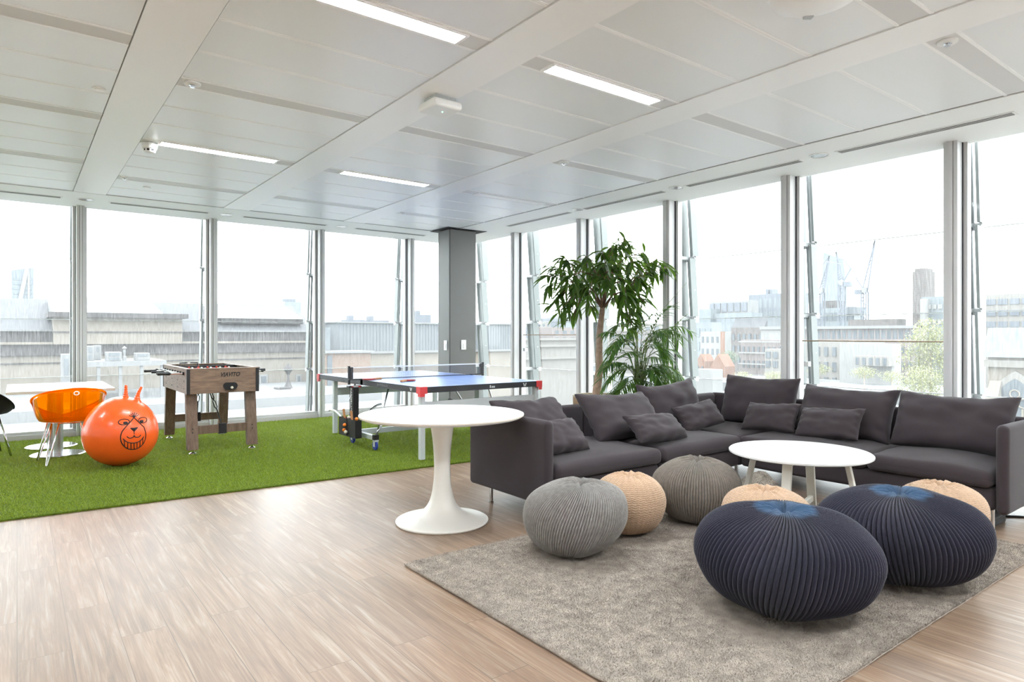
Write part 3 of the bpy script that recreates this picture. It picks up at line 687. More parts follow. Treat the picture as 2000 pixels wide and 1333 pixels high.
def cushion(name, w, h, t, pos, yaw, lean, lab, roll=0.0, seed=0, sag=0.03, group=None, cat='cushion'):
    """stuffed cushion: local x = width, z = height, y = thickness (front -y); pos = middle of its lower edge"""
    t *= 1.15; n, m = 44, 32; vs = []; fs = []
    pw = 0.40
    def shape(u, v, side):
        e = (max(0, 1 - abs(u) ** 2.6) ** pw) * (max(0, 1 - abs(v) ** 2.6) ** pw)
        pin = 1 - 0.06 * (1 - abs(v) ** 2) * abs(u) ** 3; pin2 = 1 - 0.06 * (1 - abs(u) ** 2) * abs(v) ** 3
        x = u * w / 2 * pin; z = v * h / 2 * pin2
        wr = mnoise.noise(Vector((u * 2.2 + seed, v * 2.2, side * 3.0))) * 0.024 * min(1, h / 0.42) + mnoise.noise(Vector((u * 3.4 + seed, v * 2.6 + 1.5 * u, side * 5.0))) * 0.009 * min(1, h / 0.45)
        cr = math.exp(-((abs(u) - 0.93) / 0.10) ** 2) * 0.012 * math.sin(v * 14 + seed * 3 + 5 * u) + math.exp(-((v - 0.93) / 0.10) ** 2) * 0.010 * math.sin(u * 17 + seed)
        y = side * (t / 2 * e * (0.9 + 0.25 * (v < 0) * -v)) + (wr + cr) * e * side
        if v > 0: z -= sag * (v ** 2) * (1 - u * u) ; y += 0.02 * v * v
        if v < -0.6: y *= 1.0
        z += 0.012 * mnoise.noise(Vector((u * 3 + seed, 7.7, seed))) * v
        return (x, y, z + h / 2)
    for side in (-1, 1):
        for i in range(n + 1):
            for j in range(m + 1):
                u = -math.cos(PI * i / n); v = -math.cos(PI * j / m); u = 0.75 * u + 0.25 * (2 * i / n - 1); v = 0.75 * v + 0.25 * (2 * j / m - 1)
                vs.append(shape(u, v, side))
    W = m + 1; N0 = (n + 1) * W
    for i in range(n):
        for j in range(m):
            a = i * W + j; fs.append((a, a + W, a + W + 1, a + 1)); fs.append((N0 + a + 1, N0 + a + W + 1, N0 + a + W, N0 + a))
    mt = Matrix.Translation(pos) @ Matrix.Rotation(yaw, 4, 'Z') @ Matrix.Rotation(-lean, 4, 'X') @ Matrix.Rotation(roll, 4, 'Y')
    mb = MB().add(vs, fs).xform(mt)
    o = MB(); o.v = mb.v; o.f = mb.f
    root = bpy.data.objects.new(name, bpy.data.meshes.new(name)); me = root.data
    base = Vector(pos); me.from_pydata([tuple(Vector(p) - base) for p in o.v], [], o.f); bm = bmesh.new(); bm.from_mesh(me); bmesh.ops.remove_doubles(bm, verts=bm.verts, dist=0.0008); bm.to_mesh(me); bm.free()
    me.polygons.foreach_set('use_smooth', [True] * len(me.polygons)); me.materials.append(M['sofa_fabric']); root.location = base; COL.objects.link(root)
    return tag(root, lab, cat, group)
CZ = 0.425
GB, GS = 'back cushions of the corner sofa', 'small lumbar cushions on the sofa'
cushion('back_cushion', 0.66, 0.46, 0.20, (3.235, 3.84, CZ), 0.02, math.radians(38), 'charcoal back cushion slumped beside the armrest next to the white pedestal table', 0.0, 1.3, group=GB)
cushion('back_cushion', 0.80, 0.47, 0.20, (4.10, 3.73, CZ), 0.0, math.radians(39), 'charcoal back cushion leaning behind the lumbar cushion, in front of the wooden plant pot', 0.03, 5.1, group=GB)
cushion('back_cushion', 0.77, 0.44, 0.20, (4.93, 3.97, CZ), -0.03, math.radians(14), 'charcoal back cushion just before the sofa corner, below the palm', -0.06, 9.7, group=GB)
cushion('back_cushion', 0.78, 0.48, 0.20, (5.63, 3.59, CZ), -PI / 2, math.radians(13), 'tallest charcoal back cushion, in the sofa corner against the windows', 0.0, 13.2, sag=0.015, group=GB)
cushion('back_cushion', 0.80, 0.46, 0.21, (5.52, 2.735, CZ), -PI / 2, math.radians(23), 'charcoal back cushion behind the paired lumbar cushions under the crane window', 0.02, 17.9, group=GB)
cushion('back_cushion', 0.80, 0.46, 0.22, (5.50, 1.925, CZ), -PI / 2, math.radians(24), 'wide creased charcoal back cushion beside the armrest at the church end', 0.0, 21.4, group=GB)
cushion('lumbar_cushion', 0.47, 0.29, 0.13, (3.15, 3.52, CZ + 0.015), 0.0, math.radians(40), 'small charcoal cushion tucked against the inside of the armrest by the pedestal table', 0.0, 2.2, sag=0.01, group=GS)
cushion('lumbar_cushion', 0.58, 0.27, 0.14, (4.13, 3.43, CZ + 0.02), 0.06, math.radians(44), 'small charcoal cushion lying low in front of the plant pot cushion', 0.05, 6.2, sag=0.01, group=GS)
cushion('lumbar_cushion', 0.50, 0.27, 0.13, (5.00, 3.68, CZ + 0.015), -0.2, math.radians(34), 'small charcoal cushion leaning below the palm before the sofa corner', -0.16, 10.2, sag=0.01, group=GS)
cushion('lumbar_cushion', 0.50, 0.29, 0.12, (5.27, 3.25, CZ + 0.015), -PI / 2, math.radians(33), 'small charcoal cushion in front of the tallest corner cushion, touching its twin', -0.06, 14.2, sag=0.01, group=GS)
cushion('lumbar_cushion', 0.52, 0.29, 0.12, (5.27, 2.725, CZ + 0.015), -PI / 2, math.radians(33), 'small charcoal cushion of the touching pair, directly behind the coffee table top', -0.06, 18.2, sag=0.01, group=GS)

# ================================================================== poufs
def pouf(name, c, R, H, m, lab, style, N=96, lean=(0, 0), seed=0, twist=0.0, squash=1.0):
    vs = []; fs = []
    nphi = 64 if style == 'rib' else 150
    nth = N * 6 if style == 'rib' else 240
    for i in range(nphi + 1):
        ph = PI * i / nphi
        sn, cs = math.sin(ph), math.cos(ph)
        rr = R * (abs(sn) ** 0.80); zz = H * 0.5 + H * 0.5 * math.copysign(abs(cs) ** 0.92, cs)
        zz = H * 0.5 + (zz - H * 0.5) * (1.0 if cs > 0 else 1.0)
        fl = max(0.0, -cs)
        if cs < -0.75: zz = max(zz, 0.0)
        rr *= (1 - 0.10 * fl * (1 - fl) ) * (1.0 + 0.03 * math.sin(ph * 2))
        fade = min(1.0, (rr / R) / 0.30)
        dim = -0.035 * math.exp(-(rr / 0.055) ** 2) if cs > 0 else 0.0
        for k in range(nth):
            th = 2 * PI * k / nth - twist * (ph - 0.5)
            lump = mnoise.noise(Vector((math.cos(th) * 1.3 + seed, math.sin(th) * 1.3, cs * 1.3))) * 0.022 * R / 0.4
            if style == 'rib':
                q = N * (th + twist * (ph - 0.5)) / (2 * PI)
                s = abs(math.sin(PI * q)) ** 0.7
                d = (0.018 * R / 0.4 + 0.004) * (s - 0.6) * fade
            else:
                rows = 44
                zig = abs(((th * 38 / (2 * PI)) % 1) - 0.5) * 2
                q = rows * ph / PI + 0.55 * zig * min(1, fade)
                d = 0.0072 * (abs(math.sin(PI * q)) ** 0.7 - 0.6) * fade + 0.0018 * math.sin(th * 110 + (i % 2) * PI) * fade
            gather = 0.0
            if cs > 0 and rr < 0.16:
                gather = 0.012 * math.sin(th * 9 + seed) * math.exp(-((rr - 0.05) / 0.04) ** 2) + 0.006 * math.sin(th * 17 + seed * 2) * math.exp(-((rr - 0.07) / 0.05) ** 2)
            r2 = rr + (d + lump) * (0.3 + 0.7 * sn)
            z = zz + d * cs * 0.8 + lump * cs * 0.4 + dim + gather
            if cs < -0.6: z = max(z, 0.0)
            t = max(0.0, z / H)
            vs.append((r2 * math.cos(th) + lean[0] * t * t, r2 * math.sin(th) * squash + lean[1] * t * t, max(z, 0.0) if i < nphi else 0.0))
    for i in range(nphi):
        for k in range(nth):
            k2 = (k + 1) % nth; fs.append((i * nth + k, (i + 1) * nth + k, (i + 1) * nth + k2, i * nth + k2))
    me = bpy.data.meshes.new(name); me.from_pydata(vs, [], fs); me.update()
    me.polygons.foreach_set('use_smooth', [True] * len(me.polygons)); me.materials.append(M[m])
    o = bpy.data.objects.new(name, me); COL.objects.link(o); o.location = c
    return tag(o, lab, 'pouf', 'knitted poufs')
def dl_pt(px, d):
    lat = (px - CX) / F_PX * d
    return (d * FW[0] + lat * RT[0], d * FW[1] + lat * RT[1])
RZ = 0.021
def pp(px, d): x, y = dl_pt(px, d); return (x, y, RZ)
def cv(fwd, right): return (FW[0] * fwd + RT[0] * right, FW[1] * fwd + RT[1] * right)
pouf('knitted_pouf', pp(1118, 3.82), 0.298, 0.42, 'grey_yarn', 'pale grey ribbed pouf closest to the white pedestal table', 'rib', 116, cv(-0.05, 0.05), 1.0, 0.14)
pouf('knitted_pouf', pp(1229, 4.19), 0.226, 0.375, 'beige_yarn', 'small beige knitted pouf between the two grey poufs', 'row', 0, cv(0.0, 0.0), 2.0)
pouf('knitted_pouf', pp(1360, 4.46), 0.287, 0.42, 'dark_grey_yarn', 'darker grey ribbed pouf in front of the sofa seats, beside the coffee table', 'rib', 100, cv(0.0, 0.01), 3.0, 0.0)
pouf('knitted_pouf', pp(1500, 3.76), 0.252, 0.385, 'beige_yarn', 'beige knitted pouf half hidden behind the front navy pouf', 'row', 0, cv(0.0, -0.02), 4.0)
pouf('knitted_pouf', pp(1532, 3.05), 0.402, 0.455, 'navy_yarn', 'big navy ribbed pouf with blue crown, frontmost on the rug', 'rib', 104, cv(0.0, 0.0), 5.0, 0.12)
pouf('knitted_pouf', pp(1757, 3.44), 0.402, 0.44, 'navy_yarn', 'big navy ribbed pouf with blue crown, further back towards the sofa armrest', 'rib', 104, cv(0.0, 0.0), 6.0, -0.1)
pouf('knitted_pouf', pp(1838, 3.95), 0.245, 0.37, 'beige_yarn', 'beige knitted pouf tucked behind the rear navy pouf', 'row', 0, cv(0.0, 0.0), 7.0)

# ================================================================== coffee table
cx, cy, ct = 4.22, 2.36, 0.50
t = thing('coffee_table', (cx, cy, 0.016), 'low round white coffee table on splayed timber legs in the middle of the rug', 'coffee table')
MB().lathe([(0.0, ct), (0.444, ct), (0.452, ct - 0.006), (0.452, ct - 0.016), (0.444, ct - 0.022), (0.0, ct - 0.022)][1:-1], (cx, cy, 0), 96).build('tabletop', 'tabletop_white', t)
CA = math.radians(16)
ring = MB()
for k in range(4):
    a = CA + k * PI / 2; ca, sa = math.cos(a), math.sin(a)
    p1 = Vector((cx + 0.29 * ca, cy + 0.29 * sa, ct - 0.022)); p0 = Vector((cx + 0.385 * ca, cy + 0.385 * sa, 0.018))
    MB().bar(p0, p1, 0.058, 0.030, (ca, sa, 0)).build('leg', 'timber_white', t, bevel=0.004)
for k in range(2):
    a = CA + k * PI / 2; ca, sa = math.cos(a), math.sin(a); rr = 0.36
    MB().bar((cx - rr * ca, cy - rr * sa, 0.11 + 0.0015 * k), (cx + rr * ca, cy + rr * sa, 0.11 + 0.0015 * k), 0.03, 0.04).build('stretcher', 'timber_white', t, bevel=0.003)
    MB().bar((cx - 0.27 * ca, cy - 0.27 * sa, ct - 0.045), (cx + 0.27 * ca, cy + 0.27 * sa, ct - 0.045), 0.03, 0.045 - 0.001 * k).build('top_rail', 'timber_white', t, bevel=0.003)

# ================================================================== pedestal table
cx, cy = 2.335, 3.885
t = thing('pedestal_table', (cx, cy, 0), 'round white table with trumpet-shaped pedestal standing on the bare planks', 'table')
zt = 0.745
o = MB().lathe([(0.556, zt), (0.563, zt - 0.003), (0.563, zt - 0.012), (0.545, zt - 0.024)], (cx, cy, 0), 128).build('tabletop', 'tabletop_white', t)
o.data.materials.append(M['table_edge'])
for p in o.data.polygons:
    if abs(p.normal.z) < 0.75 : p.material_index = 1
prof = [(0.313, 0.0), (0.318, 0.008), (0.312, 0.018), (0.27, 0.028), (0.21, 0.042), (0.155, 0.064), (0.118, 0.095), (0.094, 0.130), (0.078, 0.172), (0.066, 0.23), (0.058, 0.30), (0.0555, 0.37), (0.058, 0.46), (0.066, 0.56), (0.077, 0.64), (0.086, 0.69), (0.094, zt - 0.024)]
def smooth_prof(pr, n=5):
    out = []
    for i in range(len(pr) - 1):
        p0 = pr[max(i - 1, 0)]; p1 = pr[i]; p2 = pr[i + 1]; p3 = pr[min(i + 2, len(pr) - 1)]
        for k in range(n):
            u = k / n; f = lambda a, b, c, d: 0.5 * (2 * b + (c - a) * u + (2 * a - 5 * b + 4 * c - d) * u * u + (-a + 3 * b - 3 * c + d) * u ** 3)
            out.append((f(p0[0], p1[0], p2[0], p3[0]), f(p0[1], p1[1], p2[1], p3[1])))
    return out + [pr[-1]]
MB().lathe(smooth_prof(prof), (cx, cy, 0), 96).build('pedestal', 'cream_lacquer', t, smooth=True)

# ================================================================== cafe table with square top
zt = 0.715; tx0, tx1, ty0, ty1 = -0.09, 0.84, 8.20, 9.52
t = thing('cafe_table', (0.36, 8.83, 0.02), 'rectangular white cafe table on two grey posts with round steel feet', 'table')
MB().box(tx0, tx1, ty0, ty1, zt - 0.028, zt).build('tabletop', 'tabletop_white', t, bevel=0.003)
ed = MB()
ed.box(tx0 - 0.002, tx1 + 0.002, ty0 - 0.002, ty0, zt - 0.027, zt - 0.002).box(tx0 - 0.002, tx0, ty0, ty1, zt - 0.027, zt - 0.002).box(tx1, tx1 + 0.002, ty0, ty1, zt - 0.027, zt - 0.002).box(tx0 - 0.002, tx1 + 0.002, ty1, ty1 + 0.002, zt - 0.027, zt - 0.002)
ed.build('edge_band', 'table_edge', t)
for (x, y) in ((0.348, 8.473), (0.313, 9.13)):
    MB().lathe([(0.25, 0.012), (0.25, 0.022), (0.235, 0.028), (0.05, 0.034)], (x, y, 0), 64).build('foot_plate', 'chrome', t)
    MB().lathe([(0.046, 0.03), (0.046, zt - 0.04), (0.09, zt - 0.036), (0.09, zt - 0.028)], (x, y, 0), 32).build('post', 'brushed_steel', t)

# ================================================================== shell chairs
def shell_chair(name, loc, yaw, m, lab, legm, hair=True, wid=0.315, hb=0.34, seat=0.42, depth=0.30):
    """tub shell: open towards local +y, back rim at -y"""
    t = thing(name, loc, lab, 'chair')
    mt = Matrix.Translation(loc) @ Matrix.Rotation(yaw, 4, 'Z')
    nu, nv = 56, 26; vs = []; fs = []; th = 0.007
    def surf(a, v):
        # a: -PI..PI round the seat (0 = back), v: 0 centre of seat .. 1 rim
        back = 0.5 + 0.5 * math.cos(a)
        rim = hb * (0.10 + 0.90 * back ** 0.62)
        flo = min(v / 0.5, 1.0); up = max(0.0, (v - 0.42) / 0.58)
        rad = (0.70 * flo ** 0.8 + 0.30 * up ** 0.62)
        x = wid * rad * math.sin(a) * (1.0); y = -depth * rad * math.cos(a) * (1.0 if math.cos(a) > 0 else 0.95)
        z = seat + rim * up ** 1.5 + 0.012 * (1 - flo) * -1
        return Vector((x, y, z))
    for lay in (0, 1):
        for j in range(nv + 1):
            for i in range(nu):
                a = -PI + 2 * PI * i / nu; v = max(j / nv, 0.02); p = surf(a, v)
                if lay:
                    e = 1e-3; du = surf(a + e, v) - surf(a - e, v); dv = surf(a, min(v + e, 1.0)) - surf(a, max(v - e, 0.0)); n = du.cross(dv)
                    if n.length > 1e-12: n.normalize()
                    if n.z < 0: n = -n
                    if v > 0.6 and n.dot(Vector((p.x, p.y, 0))) > 0: n = -n
                    p = p + n * th
                vs.append(p)
    W = nu; N0 = (nv + 1) * nu
    for j in range(nv):
        for i in range(nu):
            i2 = (i + 1) % nu; a, b, c, d = j * W + i, j * W + i2, (j + 1) * W + i2, (j + 1) * W + i
            fs.append((a, d, c, b)); fs.append((N0 + a, N0 + b, N0 + c, N0 + d))
    for i in range(nu):
        i2 = (i + 1) % nu; fs.append((nv * W + i, N0 + nv * W + i, N0 + nv * W + i2, nv * W + i2))
    fs.append(tuple(range(nu))); fs.append(tuple(N0 + i for i in reversed(range(nu))))
    MB().add(vs, fs).xform(mt).build('shell', m, t, smooth=True)
    # rolled rim
    rp = [surf(-PI + 2 * PI * i / 64, 1.0) for i in range(65)]
    MB().tube([mt @ p for p in rp], 0.008, 8, cap=False).build('rim', m, t, smooth=True)
    if hair:
        ring = surf(0.0, 1.0) + Vector((0, -0.004, -0.045))
        tor = [mt @ (ring + Vector((0.021 * math.cos(q), 0, 0.017 * math.sin(q)))) for q in [2 * PI * k / 20 for k in range(21)]]
        MB().tube(tor, 0.0055, 8, cap=False).build('grip_hole', 'white_plastic', t, smooth=True)
    fr = 0.14
    for sx, sy in ((-1, -1), (1, -1), (1, 1), (-1, 1)):
        top = Vector((sx * fr, sy * fr * 0.9, seat - 0.006)); ft = Vector((sx * fr * 1.62, sy * fr * 1.55, 0.018))
        mb = MB()
        if hair:
            tan = Vector((-sy, sx, 0)).normalized() * 0.022
            mb.tube([mt_p for mt_p in [mt @ (top + tan * 1.6), mt @ (ft + tan * 0.35 + Vector((0, 0, 0.01))), mt @ (ft + Vector((0, 0, -0.004))), mt @ (ft - tan * 0.35 + Vector((0, 0, 0.01))), mt @ (top - tan * 1.6)]], 0.007, 10)
        else:
            mb.tube([mt @ top, mt @ ft], 0.011, 12)
        mb.build('leg', legm, t, smooth=True)
    MB().tube([mt @ Vector((fr * 1.05 * math.cos(q), fr * 1.0 * math.sin(q), seat - 0.012)) for q in [2 * PI * k / 24 for k in range(25)]], 0.006, 8, cap=False).build('seat_ring', legm, t, smooth=True)
    return t
shell_chair('shell_chair', (0.42, 7.97, 0.0), math.radians(8), 'amber', 'see-through amber plastic tub chair at the cafe table beside the orange hopper ball', 'chrome')
shell_chair('shell_chair', (-0.31, 8.80, 0.0), math.radians(-78), 'matt_black', 'black shell chair on chrome legs at the edge of the view', 'chrome', hair=False, wid=0.27, hb=0.42, seat=0.45, depth=0.30)

# ================================================================== hopper ball
bc = Vector((dl_pt(236, 6.38)[0], dl_pt(236, 6.38)[1], 0.0)); BR = 0.325; BHh = 0.665
t = thing('hopper_ball', (bc.x, bc.y, 0.018), 'big orange bouncing ball with two ribbed horns and a printed animal grin', 'hopper ball')
def ball_r(zn):        # radius against height 0..1: slightly pear shaped
    q = 2 * zn - 1
    return BR * (max(0, 1 - abs(q) ** 2.05) ** 0.5) * (1.0 - 0.06 * q)
prof = []
for i in range(61):
    a = PI * i / 60; zn = 0.5 - 0.5 * math.cos(a); r = max(ball_r(zn), 0.002); prof.append((r, 0.018 + BHh * zn if zn > 0.012 else 0.018))
MB().lathe(prof, (bc.x, bc.y, 0), 80).build('ball', 'hopper', t, smooth=True)
view = Vector((-bc.x, -bc.y, 0)).normalized(); rgt = Vector((-view.y, view.x, 0)) * 1.0
if rgt.dot(Vector((RT[0], RT[1], 0))) < 0: rgt = -rgt
for s, dx, tip in ((-1, 0.040, 0.004), (1, 0.135, 0.040)):
    p0 = bc + rgt * dx + view * 0.04; zb = 0.018 + BHh - 0.035 - (0.022 if s > 0 else 0.0)
    pts = []; rs = []
    for k in range(41):
        u = k / 40; pts.append(p0 + rgt * tip * u * u + Vector((0, 0, zb + 0.150 * u)))
        rs.append((0.026 * (1 - u) ** 3.5 + 0.0165 - 0.004 * u) * (1 + 0.10 * math.cos(u * 2 * PI * 7) * (u > 0.2)))
    rs[-1] = 0.008
    MB().tube(pts, rs, 16).build('horn', 'hopper', t, smooth=True)
# printed face: lines lying on the skin
face_dir = math.atan2(view.y, view.x)
face_c = 0.15       # turned slightly towards the football table
def skin(u, v, lift=0.0015):
    """u metres to the side, v metres above the middle"""
    z = 0.018 + BHh / 2 + v; zn = (z - 0.018) / BHh; r = ball_r(zn) + lift
    sgn = 1 if (Vector((-math.sin(face_dir), math.cos(face_dir), 0)).dot(rgt) > 0) else -1
    a = face_dir + sgn * ((u + 0.11) / max(r, 0.05))
    return Vector((bc.x + r * math.cos(a), bc.y + r * math.sin(a), z))
fm = MB()
def stroke(pts, w=0.0045):
    fm.tube([skin(u, v, 0.0005) for u, v in pts], w, 6)
def arc(cu, cv_, ru, rv, a0, a1, n=24):
    return [(cu + ru * math.cos(math.radians(a0 + (a1 - a0) * k / n)), cv_ + rv * math.sin(math.radians(a0 + (a1 - a0) * k / n))) for k in range(n + 1)]
FO = -0.005
stroke([(-0.055 + 0.055 * (k / 12), 0.09 - 0.0 + 0.06 * (k / 12)) for k in range(13)][::-1] + arc(0, FO - 0.02, 0.112, 0.125, 150, 390, 48) + [(0.10 - 0.10 * k / 12, 0.045 + 0.105 * k / 12) for k in range(13)])
stroke(arc(0, FO - 0.005, 0.095, 0.075, 200, 340, 30))
for k in range(-3, 4):
    u = k * 0.027; top_v = FO - 0.005 - 0.075 * math.sqrt(max(0, 1 - (u / 0.095) ** 2)); bot = FO - 0.02 - 0.125 * math.sqrt(max(0, 1 - (u / 0.112) ** 2))
    stroke([(u, top_v), (u, (top_v + bot) / 2), (u, bot)], 0.0035)
stroke(arc(-0.03, 0.0 + FO, 0.032, 0.03, 200, 350)); stroke(arc(0.03, 0.0 + FO, 0.032, 0.03, 190, 340)); 
for s in (-1, 1):
    stroke(arc(s * 0.085, 0.118, 0.045, 0.026, 0, 360, 28), 0.004)
    for j in range(4): stroke(arc(s * 0.072, 0.104 + 0.003 * j, 0.016, 0.004, 0, 360, 12), 0.004)
for j in range(8):
    w = 0.032 * (1 - j / 8.5); stroke([(-w, 0.056 - j * 0.004), (0, 0.054 - j * 0.004), (w, 0.056 - j * 0.004)], 0.0045)
stroke([(0, 0.026), (0, 0.0)], 0.0035)
for a in (-60, -35, -12, 12, 35, 60):
    stroke([(0.0 + 0.05 * math.sin(math.radians(a)) * q, 0.150 + 0.045 * math.cos(math.radians(a)) * q * (1.2 - 0.2 * q)) for q in (0, 0.3, 0.6, 0.85, 1)], 0.0035)
fm.build('printed_face', 'black_print', t, smooth=True)

# ================================================================== football table
fx0, fx1, fy0, fy1 = 1.433, 2.168, 7.60, 9.00; fz0, fz1 = 0.655, 0.925
ft = thing('football_table', ((fx0 + fx1) / 2, (fy0 + fy1) / 2, 0.02), 'wooden table football game with black player rods standing on the turf', 'football table')
def cab_end(y0, y1):
    mb = MB(); mb.box(fx0 + 0.025, fx1 - 0.025, y0, y1, fz0, fz1 - 0.008); return mb
ends = [cab_end(fy0, fy0 + 0.03).build('end_panel', 'foos_wood', ft), cab_end(fy1 - 0.03, fy1).build('end_panel', 'foos_wood', ft)]
sd = []
for x0, x1 in ((fx0, fx0 + 0.025), (fx1 - 0.025, fx1)):
    sd.append(MB().box(x0, x1, fy0 + 0.022, fy1 - 0.022, fz0, fz1 - 0.008).build('side_panel', 'foos_wood', ft))
tr = MB()
tr.box(fx0 - 0.004, fx0 + 0.05, fy0, fy1, fz1 - 0.008, fz1).box(fx1 - 0.05, fx1 + 0.004, fy0, fy1, fz1 - 0.008, fz1).box(fx0 + 0.05, fx1 - 0.05, fy0 - 0.004, fy0 + 0.06, fz1 - 0.008, fz1).box(fx0 + 0.05, fx1 - 0.05, fy1 - 0.06, fy1 + 0.004, fz1 - 0.008, fz1)
tr.build('top_rim', 'foos_wood', ft)
for x in (fx0, fx1):
    for y in (fy0, fy1):
        MB().box(x - 0.004 if x == fx0 else x - 0.03, x + 0.03 if x == fx0 else x + 0.004, y - 0.006 if y == fy0 else y - 0.012, y + 0.012 if y == fy0 else y + 0.006, fz0 - 0.002, fz1 - 0.008).build('corner_strip', 'black_plastic', ft)
MB().box(fx0 + 0.03, fx1 - 0.03, fy0 + 0.035, fy1 - 0.035, fz0 + 0.12, fz0 + 0.13).build('playfield', 'pitch_green', ft)
MB().box(fx0 + 0.02, fx1 - 0.02, fy0 + 0.02, fy1 - 0.02, fz0 + 0.002, fz0 + 0.02).build('bottom_board', 'foos_leg_wood', ft)
# screws on the side
sc = MB()
for y in (7.75, 8.1, 8.45, 8.8):
    for z in (fz0 + 0.05, fz0 + 0.13, fz0 + 0.2): sc.lathe([(0.008, -0.002), (0.008, 0.002)], (fx0 - 0.001, y, z), 10, 'X')
sc.build('screw', 'black_plastic', sd[0])
# goal pocket on the end panel
gx, gz = 1.868, fz0 + 0.072
pl = [(gx + 0.037 + 0.038 * math.cos(a), gz + 0.038 * math.sin(a)) for a in np.linspace(-PI / 2, PI / 2, 12)] + [(gx - 0.037 + 0.038 * math.cos(a), gz + 0.038 * math.sin(a)) for a in np.linspace(PI / 2, 3 * PI / 2, 12)]
gp = MB().prism(pl, 'Y', fy0 - 0.006, fy0 + 0.004).build('goal_pocket', 'matt_black', ends[0])
rimp = [Vector((p[0], fy0 - 0.007, p[1])) for p in pl] + [Vector((pl[0][0], fy0 - 0.007, pl[0][1]))]
tag(MB().lathe([(0.001, -0.016), (0.011, -0.011), (0.016, 0), (0.011, 0.011), (0.001, 0.016)], (gx + 0.012, fy0 - 0.020, gz - 0.019), 16).build('football', 'ball_white', smooth=True), 'tiny pale ball in the black goal pocket of the football table', 'ball')
MB().box(gx - 0.055, gx + 0.055, fy0 - 0.040, fy0 - 0.004, gz - 0.040, gz - 0.0352).build('ball_tray', 'matt_black', ends[0])
text('lettering', 'VIAVITO', 0.062, 'black_print', ends[0], Matrix.Translation((gx - 0.005, fy0 - 0.0012, fz0 + 0.196)) @ Matrix.Rotation(PI / 2, 4, 'X'), 0.0008, 0.30, 0.0022, 0.86)
# legs
lz = fz0 + 0.0
for x0, x1 in ((fx0 + 0.005, fx0 + 0.115), (fx1 - 0.118, fx1 - 0.008)):
    for yt, yb in ((fy0 + 0.12, fy0 + 0.03), (fy1 - 0.12, fy1 - 0.03)):
        d = 0.035 if yt < 8.3 else -0.035
        mb = MB(); vs = []
        for z, y in ((0.058, yb), (lz, yt)):
            vs += [(x0, y - 0.035, z), (x1, y - 0.035, z), (x1, y + 0.035, z), (x0, y + 0.035, z)]
        mb.add(vs, [(3, 2, 1, 0), (4, 5, 6, 7), (0, 1, 5, 4), (1, 2, 6, 5), (2, 3, 7, 6), (3, 0, 4, 7)])
        lg = mb.build('leg', 'foos_leg_wood', ft, bevel=0.003)
        MB().lathe([(0.036, 0.018), (0.034, 0.024), (0.012, 0.034), (0.012, 0.06)], ((x0 + x1) / 2, yb, 0), 20).build('levelling_foot', 'chrome', lg)
        for z in (0.24, 0.28):
            yy = yb + (yt - yb) * (z - 0.058) / (lz - 0.058) + (-0.036 if yt < 8.3 else 0.036)
            MB().lathe([(0.007, -0.004), (0.007, 0.004)], ((x0 + x1) / 2, yy, z), 10, 'Y').build('bolt', 'black_plastic', lg)
for yb in (fy0 + 0.062, fy1 - 0.062):
    st = MB().box(fx0 + 0.11, fx1 - 0.115, yb - 0.016, yb + 0.016, 0.215, 0.305).build('stretcher', 'foos_leg_wood', ft, bevel=0.002)
    s = -1 if yb < 8.3 else 1
    xm = 1.80
    MB().box(xm - 0.04, xm + 0.04, yb - 0.022, yb + 0.022, 0.205, 0.315).build('anchor_block', 'matt_black', st)
    yi = yb - s * 0.02
    top = Vector((xm - 0.05, yb - s * 0.34, fz0)); bot = Vector((xm, yb - s * 0.022, 0.30)); dv = (top - bot); mid = bot + dv * 0.45; m2 = bot + dv * 0.72
    tb = MB().tube([bot, mid], 0.007, 8)
    pr = dv.normalized().cross(Vector((1, 0, 0))).normalized()
    for a, b in ((mid, m2), (m2, top)):
        e = Vector((1, 0, 0)) * 0.014 if a is mid else Vector((1, 0, 0)) * 0.012
        q = (b - a)
        lp = [a, a + q * 0.2 + e, a + q * 0.8 + e, b, a + q * 0.8 - e, a + q * 0.2 - e, a]
        tb.tube(lp, 0.0055, 6, cap=False)
    tb.build('tension_brace', 'black_plastic', ft, smooth=True)
